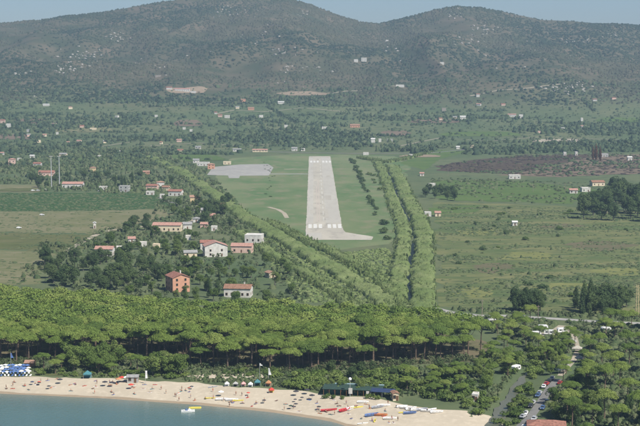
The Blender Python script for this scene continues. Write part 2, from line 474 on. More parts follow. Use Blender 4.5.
sheet('field', [(398,163),(440,150),(470,151),(440,159),(425,170)], 'green_mat', .08, rough_edge=2, label='bright green field beyond the ditch')
sheet('field', [(428,208),(480,205),(478,212),(432,215)], 'green_mat', .09, rough_edge=2, label='small green plot beside the ditch huts')
for px, py, wx, wy, mm, lb in ((78,129,34,4,'dry_field_mat','tan terrace on the left valley side'),(10,137,30,3,'brown_mat','brown ploughed strip at the far left'),
        (188,123,14,4,'brown_mat','brown terrace below the hillside villa'),(435,121,26,2.5,'brown_mat','reddish bare strip beside the white farmhouse'),
        (395,133,16,3,'brown_mat','dull brown plot beyond the runway'),(560,141,28,2.5,'track_mat','pale bare yard beyond the burnt ground'),
        (420,156,20,1.6,'earth_mat','bare earth strip beyond the ditch'),(20,190,22,2,'olive_field_mat','olive plot left of the masts'),
        (480,134,40,3,'green_mat','light green terrace below the white farmhouse'),(190,158,34,4,'green_mat','green plot left of the terminal'),
        (120,160,60,4,'green_mat','green plots above the village'),(620,120,24,3,'green_mat','light green terrace on the right valley side'),
        (30,122,20,4,'brown_mat','bare slope above the far left houses')):
    q = [(px+wx*math.cos(t)*(1+.15*math.sin(3*t)), py+wy*math.sin(t)*(1+.2*math.cos(2*t))) for t in np.linspace(0, 2*math.pi, 14)[:-1]]
    sheet('field', q, mm, .35, rough_edge=2, label=lb)
land('yellow_grass_mat', [(.135,.150,.052),(.165,.172,.066),(.100,.122,.044)], .02, .07, 2.5)
land('brown_grass_mat', [(.125,.108,.066),(.105,.100,.056),(.090,.096,.048)], .02, .07, 2.5)
for px, py, wx, wy, mm, lb in ((528,256,26,5,'yellow_grass_mat','yellow green patch in the middle of the rough meadow'),(492,268,20,5,'brown_grass_mat','brownish patch in the rough meadow'),(480,232,26,3,'yellow_grass_mat','yellow green streak at the back of the rough meadow'),
        (600,246,34,4,'brown_grass_mat','brown green streak at the right of the rough meadow'),(470,292,22,6,'yellow_grass_mat','bright grass at the near left of the rough meadow'),(565,288,30,6,'yellow_grass_mat','bright grass before the dark trees'),
        (560,226,24,2.5,'brown_grass_mat','thin brownish streak behind the lone white shed'),(620,272,26,4,'yellow_grass_mat','yellow green patch near the right edge')):
    q = [(px+wx*math.cos(t)*(1+.2*math.sin(3*t+px)), py+wy*math.sin(t)*(1+.25*math.cos(2*t+px))) for t in np.linspace(0, 2*math.pi, 16)[:-1]]
    sheet('grass_patch', q, mm, .09, rough_edge=3.5, label=lb)
# cuts in the hillside
for q, lb in (([(274,93.5),(290,91.5),(312,91.5),(330,93),(326,95),(290,95.5)], 'bare quarry cut across the middle hillside'),
              ([(164,89),(200,86.5),(208,88),(204,93),(170,93)], 'cleared terrace around the hillside villa')):
    sheet('hillside_cut', q, 'earth_mat', .5, rough_edge=2, label=lb)
ribbon('track', [(330,94),(350,91),(372,88),(400,87)], 6, 'track_mat', .5, 'pale track running right from the quarry cut')
ribbon('track', [(470,96),(500,90),(530,88),(560,84)], 5, 'track_mat', .5, 'pale track climbing the right hillside')

# ------------------------------------------------------------------ runway, apron, roads
A, Bq, Cq, Dq = [G(*p)[:2] for p in ((305.7,240),(344.2,240),(309,156.2),(330.3,156.2))]
def rw(u, v):                         # runway coordinates: u across 0..1, v along 0..1
    p = (A*(1-u)+Bq*u)*(1-v)+(Cq*(1-u)+Dq*u)*v; return tuple(p)
pad = [rw(0,0), tuple(G(371.5,240)[:2]), tuple(G(373.5,236.8)[:2]), tuple(G(345,232.3)[:2]), rw(1,.1), rw(1,1), rw(0,1)]
runway = sheet('runway', pad, 'runway_mat', .12, step=7, xy=True, rough_edge=.45, label='pale asphalt runway with a turning pad at its near end')
WP = mat('white_paint', (.62,.61,.56), .6, .25, .3); mat('worn_paint', (.47,.455,.40), .7, .25, .15)
land('pink_tar', [(.40,.35,.30),(.37,.33,.285),(.42,.375,.32)], .03, .15, .2)
land('patch_mat', [(.37,.35,.30),(.34,.32,.275),(.31,.29,.25)], .05, .15, .3)
RUB = land('rubber_mat', [(.385,.37,.325),(.355,.34,.30),(.325,.31,.275)], .03, .15, .2)
def mark(name, u0, u1, v0, v1, m='white_paint', lift=.135):
    q = [rw(u0,v0), rw(u1,v0), rw(u1,v1), rw(u0,v1)]
    mb = MB().add([(x, y, float(H(x,y))+lift) for x, y in q], [(0,1,2,3)])
    link(name, mb.mesh(name, m), runway)
vl = lambda py: float((G(306,py)[1]-A[1])/(Cq[1]-A[1]))
for k in range(3):
    for s in (0, 1):
        u = .06+k*.145 if s == 0 else .60+k*.145
        mark('threshold_bar', u, u+.095, vl(228.2), vl(224.2))
        mark('threshold_bar', u, u+.095, vl(162.6), vl(160.8))
v = vl(221)
while v < .92:
    mark('centreline_dash', .482, .518, v, v+.030, 'worn_paint'); v += .052
mark('resurfaced_strip', .56, .97, vl(223), .97, 'rubber_mat', .126)
mark('resurfaced_strip', .03, .2, vl(223), .97, 'rubber_mat', .126)
for u in (.30, .37): mark('tyre_streak', u, u+.03, vl(222), vl(180), 'pink_tar', .128)
for u, v_, du, dv in ((.1,.2,.16,.03),(.6,.33,.2,.05),(.22,.5,.12,.06),(.7,.62,.15,.03),(.08,.74,.2,.05),(.55,.16,.1,.08),(.3,.86,.14,.04)): mark('repair_patch', u, u+du, v_, v_+dv, 'patch_mat', .130)
mark('repair_patch', .0, .42, vl(238.5), vl(233), 'rubber_mat', .128)
mark('edge_line', .004, .014, .0, .985, 'worn_paint'); mark('edge_line', .986, .996, .105, .985, 'worn_paint')
sheet('apron', [(213,167),(240,164.5),(268,164),(273.5,167.5),(269,175.5),(240,175.8),(239,178.2),(229,178.2),(228,175.6),(207,175)], 'apron_mat', .12, label='grey parking apron left of the runway')
ribbon('taxiway', [(270,174),(290,174),(308,174)], 9, 'apron_mat', .11, 'thin pale taxiway from apron to runway')
ribbon('taxiway', [(284,169.2),(296,169.2),(308,169.2)], 5, 'track_mat', .11, 'faint second taxiway above the first')
ribbon('footpath', [(268,207),(278,209.5),(284,213),(287,218)], 4, 'track_mat', .09, 'worn bare track in the airfield grass')
ribbon('road', [(250,151),(300,152.5),(360,153.5),(430,153),(470,149)], 6, 'asphalt_mat', .1, 'road passing beyond the far runway end')
ribbon('road', [(66,252),(84,241),(96,235),(110,230),(150,226),(190,222),(205,214)], 5, 'track_mat', .1, 'pale lane bending up to the white cabin')
ribbon('road', [(160,198),(175,204),(190,209),(205,213),(225,216)], 5, 'asphalt_mat', .11, 'lane past the cream village house')
ribbon('road', [(425,306),(450,312.5),(480,316),(510,316),(540,318),(600,322),(700,326)], 6, 'apron_mat', .12, 'pale road behind the right end of the pine wood')
ribbon('road', [(505,440),(530,418),(541,402),(550,388),(558,379)], 3.6, 'asphalt_mat', .10, 'road with parked cars beside the river')
ribbon('track', [(560,376),(567,368),(574,360),(578,350),(575,338),(566,328)], 2.6, 'track_mat', .1, 'sandy campsite lane winding through the right trees')
ribbon('yard', [(540,335),(556,333),(566,326)], 8, 'track_mat', .11, 'pale campsite clearing with parked caravans')

ribbon('track', [(150,146),(200,143),(240,146),(285,143)], 4, 'track_mat', .3, 'pale farm track left of the runway end')
ribbon('track', [(400,146),(440,138),(490,141),(540,137),(620,140)], 4, 'track_mat', .3, 'pale farm track in the right valley fields')
ribbon('track', [(0,150),(40,146),(90,148),(130,142)], 4, 'track_mat', .3, 'pale farm track in the left valley fields')
ribbon('track', [(215,114),(235,110),(262,112),(300,108),(345,112)], 4, 'track_mat', .4, 'pale lane linking the middle slope houses')
# water courses
DITCH = [(388,172),(393,182),(398,198),(405,213),(412.5,226),(415,240),(411,258),(408.5,275),(410,292),(411,308)]
ribbon('ditch', DITCH, [1.6,1.8,2,2.2,2.4,2.6,3,3.4,3.6,3.6], 'shaded_ditch_mat', .07, 'dark drainage ditch between two cane banks', rough=.5)
ribbon('river', [tuple(p) for p in RIVER], [16,10,6,4.5,4,3.5,3], 'river_mat', .45, 'grey river mouth beside the parked cars', xy=True, rough=1.0)

# beach: dry sand with a darker wet strip at the waterline
BK = [(-300,375),(-100,376),(0,377),(60,377.5),(110,379),(150,381),(190,383),(230,386.5),(275,389),(310,392),(345,397),(375,398.5),(400,404),(425,407),(450,410),(470,411),(490,416),(520,430),(600,452)]
bk = np.array([G(*p)[:2] for p in BK])
xs = np.arange(bk[0,0], bk[-1,0], 3.0)
def strip(name, y0, y1, n, m, lift, label):
    V = []; 
    for t in np.linspace(0, 1, n):
        y = y0*(1-t)+y1*t; V.append(np.stack([xs, y, H(xs, y)+lift], 1))
    I = np.arange(n*len(xs)).reshape(n, len(xs))
    return tag(link(name, np_mesh(name, np.concatenate(V), np.stack([I[:-1,:-1].ravel(), I[:-1,1:].ravel(), I[1:,1:].ravel(), I[1:,:-1].ravel()], 1), m)), label, None, None, 'structure')
backy = np.interp(xs, bk[:,0], bk[:,1])+1.5*fbm(xs/9, xs*0, 3)*4
wet = coast(xs)+2.6+4*fbm(xs/14, xs*0+3, 3)
backy = np.maximum(backy, wet+1)
strip('wet_sand', coast(xs)-6, wet, 5, 'wet_sand_mat', .06, 'strip of wet darker sand at the waterline')
strip('beach', wet, backy, 14, 'sand_mat', .06, 'long sandy beach below the pine wood')
sheet('sand_clearing', [(187,376),(215,374),(262,374.5),(268,378),(230,381),(195,380)], 'sand_mat', .08, rough_edge=.8, label='pale sandy clearing behind the beach scrub')
sheet('sand_clearing', [(35,373),(60,371.5),(92,373.5),(90,376),(50,376)], 'olive_field_mat', .08, rough_edge=.6, label='grassy sand bank behind the left beach')
sheet('pine_floor', [(-120,364),(0,362),(60,359),(120,357),(200,365),(330,369),(400,364),(478,362),(490,345),(480,340),(430,332),(300,325),(150,318),(-120,306)], 'duff_mat', .06, rough_edge=1.5, label='brown needle litter under the pine wood')

# ------------------------------------------------------------------ vegetation templates
def cards(rng, lobes, n, size, up=.25, shell=(.72,1.06), low=-.35):
    """n small leaf-spray faces over the skins of a set of lobes (x,y,z,rx,ry,rz)"""
    L = np.array(lobes); wgt = L[:,3]*L[:,4]; k = rng.choice(len(L), n, p=wgt/wgt.sum())
    d = rng.normal(size=(n,3)); d /= np.linalg.norm(d, axis=1)[:,None]
    fl = d[:,2] < low; d[fl,2] *= -1
    r = rng.uniform(*shell, n)[:,None]
    p = L[k,:3]+d*L[k,3:6]*r
    nn = d*1.0+rng.normal(size=(n,3))*.45; nn[:,2] += up; nn /= np.linalg.norm(nn, axis=1)[:,None]
    a = np.cross(nn, rng.normal(size=(n,3))); a /= np.linalg.norm(a, axis=1)[:,None]; b = np.cross(nn, a)
    s = size*rng.uniform(.6, 1.35, n)[:,None]; e = rng.uniform(.5, 1., n)[:,None]
    V = np.stack([p-a*s, p-b*s*e, p+a*s, p+b*s*e], 1).reshape(-1, 3)
    return V, np.arange(4*n).reshape(n, 4)

def limb_tree(rng, top, lobes, r0, bend=.4, n=6):
    mb = MB(); bx, by = rng.uniform(-bend, bend, 2)
    pts = [(0,0,-.4),(bx*.3,by*.3,top*.3),(bx*.8,by*.8,top*.65),(bx,by,top)]
    mb.tube(pts, [r0*1.25, r0, r0*.8, r0*.5], n)
    for l in lobes:
        t = rng.uniform(.62, .95); s = Vector((bx*t, by*t, top*t)); q = Vector(l[:3])
        mb.tube([s, s.lerp(q, .5)+Vector((0,0,-.1*(q-s).length)), q], [r0*.45, r0*.3, r0*.12], 4)
    return mb

PROTO = {}
def proto(key, kind, crown_mat, bark, make, n, bark_top):
    out = []
    for i in range(n):
        rng = np.random.default_rng(sum(map(ord, key))+i*13)
        lobes, top, r0, nc, size, kw = make(rng)
        V, Fc = cards(rng, lobes, nc, size, **kw)
        crown = np_mesh(kind+'_crown', V, Fc, crown_mat)
        big = sorted([l for l in lobes if l[3] < 4], key=lambda l: -l[3])[:bark_top]
        trunk = limb_tree(rng, top, big, r0).mesh(kind+'_trunk', bark)
        out.append((trunk, crown))
    PROTO[key] = (kind, out)
def pine(rng, nc=6000, size=.21):
    Rr = rng.uniform(5.0, 6.6); zz = rng.uniform(-.7, .7); lobes = [(0, 0, 12.0+zz, Rr*.7, Rr*.7, 1.5)]; n = int(rng.integers(11, 16))
    for k in range(n):
        a = k*2.4+rng.uniform(-.5, .5); q = math.sqrt((k+.7)/(n+.7)); r = Rr*.84*q*rng.uniform(.85,1.12); h = rng.uniform(1.5,2.4)
        lobes.append((r*math.cos(a), r*math.sin(a), 13.0+zz-2.2*q*q+rng.uniform(-.7,.6), h, h*rng.uniform(.8,1.2), h*rng.uniform(.55,.75)))
    return lobes, 11.0, .32, nc, size, dict(up=.7, low=-.3, shell=(.82,1.08))
def broad(rng):
    lobes = []; h = rng.uniform(4.2, 5.2)
    for k in range(17):
        z = rng.uniform(-1, 1); a = rng.uniform(0, 2*math.pi); r = math.sqrt(1-z*z)*2.3
        lobes.append((r*math.cos(a), r*math.sin(a), h+1.0+z*2.6, *rng.uniform(1.1,1.9,2), rng.uniform(.9,1.5)))
    return lobes, h, .26, 2600, .25, dict(up=.55, low=-.7, shell=(.84,1.06))
def tall(rng):
    lobes = []
    for k in range(16):
        t = k/15; a = rng.uniform(0, 2*math.pi); r = 1.3*math.sin(math.pi*min(1, t*.85+.15))*rng.uniform(.3,1)
        lobes.append((r*math.cos(a), r*math.sin(a), 2.2+t*10.5, *(rng.uniform(1.0,1.6,2)*(1.15-.6*t)), rng.uniform(1.2,1.9)))
    return lobes, 9, .26, 2600, .26, dict(up=.35, low=-.9, shell=(.84,1.06))
def cypress(rng):
    lobes = [(rng.uniform(-.15,.15), rng.uniform(-.15,.15), 1+k*1.0, 1.05*math.sin(math.pi*(.22+.76*k/9))+.12, 1.05*math.sin(math.pi*(.22+.76*k/9))+.12, 1.0) for k in range(10)]
    return lobes, 7, .18, 900, .26, dict(up=.1, low=-.9)
def palm(rng):
    return [(0,0,6.2,1.6,1.6,.9)], 6, .22, 300, .5, dict(up=.4, low=-.4)
proto('pine', 'stone_pine', 'pine_leaf', 'bark', pine, 7, 9)
proto('broad', 'broadleaf_tree', 'broad_leaf', 'grey_bark', broad, 5, 6)
proto('dark', 'broadleaf_tree', 'dark_leaf', 'grey_bark', broad, 4, 6)
proto('light', 'broadleaf_tree', 'light_leaf', 'grey_bark', broad, 4, 6)
proto('tall', 'poplar_tree', 'dark_leaf', 'grey_bark', tall, 4, 4)
proto('cypress', 'cypress_tree', 'dark_leaf', 'grey_bark', cypress, 2, 0)
proto('dead', 'cypress_tree', 'brown_leaf', 'grey_bark', cypress, 2, 0)
CATS = {'stone_pine': 'pine tree', 'broadleaf_tree': 'tree', 'poplar_tree': 'tree', 'cypress_tree': 'cypress'}
def tree(key, x, y, s, label, group=None, sz=1.0):
    kind, vs = PROTO[key]; tr, cr = vs[rnd.randrange(len(vs))]
    o = link(kind, None, None, (x, y, float(H(x, y))), rnd.uniform(0, 6.28)); o.scale = (s, s, s*sz); o.empty_display_size = .5
    tag(o, label, CATS[kind], group)
    link('trunk', tr, o); link('crown', cr, o)
    return o
def clump_shrub(rng):
    lobes = [(*(rng.uniform(-1,1,2)), rng.uniform(.5,1.1), *rng.uniform(.7,1.2,2), rng.uniform(.6,.95)) for k in range(7)]
    V, Fc = cards(rng, lobes, 420, .22, .35, low=-.3)
    return V, Fc
for lm in ('broad_leaf', 'light_leaf', 'dark_leaf'):
    PROTO['shrub_'+lm] = [np_mesh('shrub', *clump_shrub(np.random.default_rng(50+i+len(lm))), lm) for i in range(4)]
def shrub(lm, x, y, s, label, group, sz=1.0):
    o = link('shrub', PROTO['shrub_'+lm][rnd.randrange(4)], None, (x, y, float(H(x, y))-.1), rnd.uniform(0, 6.28)); o.scale = (s, s, s*sz)
    return tag(o, label, 'shrub', group)

def stuff(name, x, y, sx_, sz_, templates, m, label, sink=.05, tint=None):
    """thousands of small plants (or stones) joined into one mesh"""
    n = len(x); z = H(x, y)-sink; ang = nr.uniform(0, 2*math.pi, n); ti = nr.random(n) if tint is None else tint
    templates = [(v_, f_ if f_.shape[1] == 3 else np.concatenate([f_[:,[0,1,2]], f_[:,[0,2,3]]])) for v_, f_ in templates]
    Vs = []; Fs = []; Ts = []; off = 0; pick = nr.integers(0, len(templates), n)
    for t, (tv, tf) in enumerate(templates):
        k = np.nonzero(pick == t)[0]
        if not len(k): continue
        c, s = np.cos(ang[k])[:,None], np.sin(ang[k])[:,None]
        X = (tv[None,:,0]*c-tv[None,:,1]*s)*sx_[k,None]+x[k,None]; Y = (tv[None,:,0]*s+tv[None,:,1]*c)*sx_[k,None]+y[k,None]
        Z = tv[None,:,2]*sz_[k,None]+z[k,None]
        Vs.append(np.stack([X, Y, Z], 2).reshape(-1, 3))
        Fs.append((tf[None]+(np.arange(len(k))*len(tv))[:,None,None]).reshape(-1, tf.shape[1])+off); off += len(k)*len(tv)
        Ts.append(np.repeat(ti[k], len(tv)))
    o = link(name, np_mesh(name, np.concatenate(Vs), np.concatenate(Fs), m, np.concatenate(Ts)))
    return tag(o, label, None, None, 'stuff')
def knob(rng, n=5):
    v = [(0,0,rng.uniform(.85,1.1))]
    for rr, zz in ((.68,.66),(1.,-.25)):
        for k in range(n):
            a = 2*math.pi*(k+rng.uniform(-.3,.3))/n; q = rr*rng.uniform(.75,1.2); v.append((q*math.cos(a), q*math.sin(a), zz*rng.uniform(.7,1.25)))
    f = [(0, 1+k, 1+(k+1) % n) for k in range(n)]
    for k in range(n): f += [(1+k, 1+n+k, 1+n+(k+1) % n), (1+k, 1+n+(k+1) % n, 1+(k+1) % n)]
    return np.array(v), np.array(f)
def dome(rng, n=7):
    """low bumpy cushion, unit radius and height"""
    v = [(0,0,rng.uniform(.85,1.1))]
    for rr, zz in ((.62,.72),(1.,.15)):
        for k in range(n):
            a = 2*math.pi*(k+rng.uniform(-.25,.25))/n; q = rr*rng.uniform(.75,1.2); v.append((q*math.cos(a), q*math.sin(a), zz*rng.uniform(.7,1.2)))
    for k in range(n):
        a = 2*math.pi*k/n; v.append((.9*math.cos(a), .9*math.sin(a), -.3))
    f = [(0, 1+k, 1+(k+1) % n) for k in range(n)]
    for r in range(2):
        for k in range(n):
            a, b, c, d = 1+r*n+k, 1+r*n+(k+1) % n, 1+(r+1)*n+k, 1+(r+1)*n+(k+1) % n
            f += [(a, c, d), (a, d, b)]
    return np.array(v), np.array(f)
rg = np.random.default_rng(11)
BUMPS = [dome(rg, 6) for _ in range(8)]
DOMES = [knob(rg, 5) for _ in range(10)]
def leafy(rng, n, size):
    lobes = [(*(rng.uniform(-.45,.45,2)), rng.uniform(.35,.75), *rng.uniform(.35,.6,2), rng.uniform(.3,.42)) for k in range(5)]
    return cards(rng, lobes, n, size, .3, low=-.5)
LEAFY = [leafy(rg, 60, .15) for _ in range(6)]
LEAFYS = [leafy(rg, 30, .21) for _ in range(6)]
def tuft(rng):
    V = []; Fc = []
    for k in range(9):
        a = rng.uniform(0, 6.28); r = rng.uniform(0, .6); x, y = r*math.cos(a), r*math.sin(a); t = rng.uniform(0, 6.28); ww = rng.uniform(.12,.26)
        dx, dy = math.cos(t)*ww, math.sin(t)*ww; lx, ly = rng.uniform(-.35,.35,2); h = rng.uniform(.7,1.1); o = len(V)
        V += [(x-dx,y-dy,0),(x+dx,y+dy,0),(x+lx+dx*.7,y+ly+dy*.7,h),(x+lx-dx*.7,y+ly-dy*.7,h)]; Fc.append((o,o+1,o+2,o+3))
    return np.array(V), np.array(Fc)
TUFTS = [tuft(rg) for _ in range(6)]

def bank(name, pl, half, h, m, label, seed=0):
    """a dense continuous growth of canes along a line: one rough, round-shouldered hump"""
    P = np.array(GP(pl)); d = np.hypot(*np.diff(P, axis=0).T); cum = np.concatenate([[0], np.cumsum(d)])
    n = int(cum[-1]/1.3); t = np.linspace(0, cum[-1], n); cx = np.interp(t, cum, P[:,0]); cy = np.interp(t, cum, P[:,1])
    ker = np.ones(31)/31; pad_ = lambda q: np.convolve(np.concatenate([np.full(15, q[0]), q, np.full(15, q[-1])]), ker, 'valid')
    cx, cy = pad_(cx), pad_(cy); dx, dy = np.gradient(cx), np.gradient(cy); L = np.hypot(dx, dy); nx_, ny_ = -dy/L, dx/L
    g_ = np.random.default_rng(seed); u = np.linspace(-1, 1, max(11, int(half*2/.9))); U, T = np.meshgrid(u, t)
    wv = half*(1+1.1*fbm(T/13+seed, U*0+np.sign(U)*3, 5))
    X_ = cx[:,None]+nx_[:,None]*U*wv+g_.normal(0, .22, U.shape); Y_ = cy[:,None]+ny_[:,None]*U*wv+g_.normal(0, .22, U.shape)
    hz_ = h*(.78+1.3*fbm(X_/11, Y_/11, 4))+1.9*fbm(X_/3.2, Y_/3.2, 3)+g_.normal(0, .24, U.shape)
    Z_ = H(X_, Y_)+np.where(np.abs(U) > .995, -.3, hz_*(1-np.abs(U)**5)**.5)
    I_ = np.arange(U.size).reshape(U.shape)
    tint_ = np.clip(.5+1.5*fbm(X_/20+seed, Y_/20, 4)+g_.normal(0, .12, U.shape), 0, 1)
    me = np_mesh(name, np.stack([X_, Y_, Z_], 2).reshape(-1, 3), np.stack([I_[:-1,:-1].ravel(), I_[:-1,1:].ravel(), I_[1:,1:].ravel(), I_[1:,:-1].ravel()], 1), m, tint_.ravel())
    return tag(link(name, me), label, None, None, 'stuff')
BUSY = []          # (x, y, r) kept clear of trees: buildings and such
def free(x, y, pad=0): return all((x-a)**2+(y-b)**2 > (r+pad)**2 for a, b, r in BUSY)

# ------------------------------------------------------------------ buildings
mat('white_wall', (.62,.60,.55), .85, .25, .5)
mat('cream_wall', (.66,.56,.40), .85, .12, .6)
mat('yellow_wall', (.62,.48,.28), .85, .12, .6)
mat('orange_wall', (.55,.30,.20), .85, .15, .5)
mat('pink_wall', (.62,.44,.36), .85, .15, .6)
mat('stone_wall', (.34,.30,.25), .9, .3, .8)
mat('grey_wall', (.40,.40,.38), .85, .15, .6)
mat('red_roof', (.32,.155,.115), .85, .45, 1.0)
mat('brown_roof', (.29,.165,.11), .85, .4, 1.3)
mat('pink_roof', (.43,.25,.20), .85, .35, 1.3)
mat('orange_roof', (.36,.22,.155), .85, .35, 1.3)
mat('grey_roof', (.30,.30,.29), .8, .3, 1.0)
mat('white_roof', (.60,.59,.56), .6, .15, .6)
mat('glass', (.025,.030,.034), .15, .3, 1.0, spec=.5)
mat('frame_paint', (.30,.20,.12), .7, .2, 3)
mat('door_wood', (.16,.09,.05), .7, .3, 3)

WIN = MB().box(-.55,.55,-.03,.03,0,1.35).mesh('window', 'glass')
_fr = MB()
for a in ((-.68,-.55,-.07,.04,-.1,1.48),(.55,.68,-.07,.04,-.1,1.48),(-.55,.55,-.07,.04,1.35,1.48),(-.55,.55,-.10,.04,-.1,0)): _fr.box(*a)
WFR = _fr.mesh('window_frame', 'frame_paint')
DOOR = MB().box(-.5,.5,-.05,.05,0,2.1).mesh('door', 'door_wood')
CHIM = MB().box(-.35,.35,-.35,.35,-.6,1.0).box(-.45,.45,-.45,.45,1.0,1.15).mesh('chimney', 'white_wall')

def house_mesh(o, w_, d_, h_, roof, rm, wm, pitch=.36, eave=.45):
    """walls and roof under o; x along the front, front at -y"""
    x, y = w_/2, d_/2
    mb = MB()
    if roof == 'flat':
        mb.box(-x,x,-y,y,-1.5,h_); wl = link('wall', mb.mesh('wall', wm), o)
        q = MB(); t = .25
        q.box(-x-.05,x+.05,-y-.05,-y+t,h_,h_+.7).box(-x-.05,x+.05,y-t,y+.05,h_,h_+.7).box(-x-.05,-x+t,-y+t,y-t,h_,h_+.7).box(x-t,x+.05,-y+t,y-t,h_,h_+.7)
        link('parapet', q.mesh('parapet', wm), o)
        link('roof', MB().box(-x+t,x-t,-y+t,y-t,h_+.004,h_+.15).mesh('roof', rm), o)
        return h_+.7
    if roof in ('gable', 'gablef'):
        half, L = (y, x) if roof == 'gable' else (x, y)
        rise = half*pitch
        prof = [(-half,-1.5),(half,-1.5),(half,h_),(0,h_+rise),(-half,h_)]
        mb.prism(prof, -L, L)
        r = MB(); e = eave; t = .22; k = pitch
        top = [(-half-e, h_-e*k+.03), (0, h_+rise+.03), (half+e, h_-e*k+.03), (half+e, h_-e*k+t), (0, h_+rise+t+.03), (-half-e, h_-e*k+t)]
        r.prism(top, -L-e, L+e)
        if roof == 'gable':
            for q in (mb, r): q.v = [(b, -a, c) for a, b, c in q.v]
        link('wall', mb.mesh('wall', wm), o)
        link('roof', r.mesh('roof', rm), o)
        return h_+rise
    # hip
    mb.box(-x,x,-y,y,-1.5,h_); link('wall', mb.mesh('wall', wm), o)
    e = eave; rise = min(x, y)*pitch; a, b = x+e, y+e
    if x >= y: r1, r2 = (-(x-y), 0), (x-y, 0)
    else: r1, r2 = (0, -(y-x)), (0, y-x)
    z0 = h_+.02; z1 = h_+rise+.2
    v = [(-a,-b,z0),(a,-b,z0),(a,b,z0),(-a,b,z0),(-a,-b,z0+.18),(a,-b,z0+.18),(a,b,z0+.18),(-a,b,z0+.18),(*r1,z1),(*r2,z1)]
    if x >= y: f = [(4,5,9,8),(5,6,9),(6,7,8,9),(7,4,8)]
    else: f = [(4,5,8),(5,6,9,8),(6,7,9),(7,4,8,9)]
    link('roof', MB().add(v, [(3,2,1,0),(0,1,5,4),(1,2,6,5),(2,3,7,6),(3,0,4,7)]+f).mesh('roof', rm), o)
    return h_+rise

def add_windows(o, w_, d_, h_, detail=True, front=None, door=True, skip=()):
    x, y = w_/2, d_/2; fl = max(1, int(h_/2.7))
    for (L, place, rz, nm) in ((w_, lambda u: (u, -y-.02), 0, 'f'), (d_, lambda u: (x+.02, u), math.pi/2, 'r'), (d_, lambda u: (-x-.02, u), -math.pi/2, 'l')):
        if nm in skip: continue
        n = (front if nm == 'f' and front else max(1, int(L/3.8)))
        for j in range(fl):
            for i in range(n):
                u = -L/2+L*(i+.5)/n; px_, py_ = place(u)
                if door and nm == 'f' and j == 0 and i == n//2:
                    link('door', DOOR, o, (px_, py_, 0), rz); continue
                wn_ = link('window', WIN, o, (px_, py_, .95+2.85*j), rz)
                if detail: link('frame', WFR, wn_)

def house(px, py, wpx, hpx, roof, rm, wm, rot, dep, label, group=None, cat='house', name='house', detail=None, front=None, chim=False, windows=True, minh=2.9, skip=()):
    p = G(px, py); dist = p[1]; q = min(1, 1-.28*(dist-1100)/900) if dist > 1100 else 1; q = max(q, .68); wpx *= q; hpx *= q; dep *= q
    w_ = wpx*dist/F; h_ = max(minh, hpx*dist/F)
    rz = R(rot)
    cx, cy = p[0]-math.sin(rz)*0, p[1]+dep/2
    z = float(min(H(cx+a, cy+b) for a in (-w_/2, 0, w_/2) for b in (-dep/2, 0, dep/2)))+.3
    z = max(z, float(H(cx, cy))-.3)
    o = link(name, None, None, (cx, cy, z), rz); tag(o, label, cat, group)
    top = house_mesh(o, w_, dep, h_, roof, rm, wm)
    if windows: add_windows(o, w_, dep, h_, dist < 1500 if detail is None else detail, front, skip=skip)
    if chim:
        ch = link('chimney', CHIM, o, (w_*.22, dep*.12, top))
    BUSY.append((cx, cy, max(w_, dep)*.55))
    return o

# nearest houses, behind the pine wood
o = house(176.5, 292.5, 18, 14.5, 'gablef', 'red_roof', 'orange_wall', 24, 14, 'tall orange house with red gabled roof behind the pine wood', chim=True, front=2)
o = house(238, 297.5, 27, 8.5, 'gable', 'brown_roof', 'white_wall', -6, 10, 'long low white house with brown tiled roof at the edge of the pines', chim=True, front=5)
o = house(214.5, 257, 23, 10.5, 'gablef', 'pink_roof', 'white_wall', 12, 12, 'white two storey house with two dark upper windows beside the canes', front=2)
o = house(206, 251, 12, 8, 'gable', 'red_roof', 'white_wall', 4, 8, 'low red roofed wing on the left of the white two storey house', name='house')
o = house(254, 246.5, 17, 10.5, 'flat', 'white_roof', 'white_wall', -8, 11, 'white flat roofed house with parapet terrace nearest the runway', front=3)
o = house(242, 253, 21, 6.5, 'gable', 'pink_roof', 'pink_wall', -6, 9, 'low pinkish annexe with brown roof in front of the flat roofed house', front=3)
o = house(190, 257.5, 13, 4.5, 'gable', 'grey_roof', 'cream_wall', 8, 7, 'small cream shed left of the white two storey house')
o = house(270.5, 278, 8, 4, 'gablef', 'orange_roof', 'cream_wall', 30, 6, 'tiny tawny hut half hidden in the canes')
o = house(104, 256.5, 18, 7, 'gable', 'pink_roof', 'white_wall', -3, 9, 'white bungalow with pale pink roof alone in the trees at left', front=4)
o = house(120, 252, 9, 4, 'flat', 'white_roof', 'white_wall', 0, 6, 'small white outbuilding right of the lone bungalow', windows=False)
o = house(167, 231.5, 29, 6, 'gable', 'pink_roof', 'cream_wall', -4, 10, 'long low farmhouse with faded pink roof above the orchard', front=6)
o = house(187, 229.5, 9, 5, 'gable', 'grey_roof', 'white_wall', 6, 8, 'small pale house at the right end of the long pink farmhouse')
for px, py, wpx, rm, wm, lb in ((143,246.5,7,'white_roof','white_wall','little white shelter in the orchard below the farmhouse'),
                                (156,248.5,6,'white_roof','cream_wall','pale garden cabin in the orchard'),
                                (188,240,5,'white_roof','white_wall','white water tank hut above the cream shed')):
    house(px, py, wpx, 3, 'flat', rm, wm, rnd.uniform(-10,10), 5, lb, cat='shed', name='shed', windows=False, minh=2.4)
o = house(94.3, 228.5, 2.6, 5.5, 'gablef', 'white_roof', 'white_wall', 10, 4, 'narrow white cabin on the bend of the pale lane', cat='cabin', name='cabin')
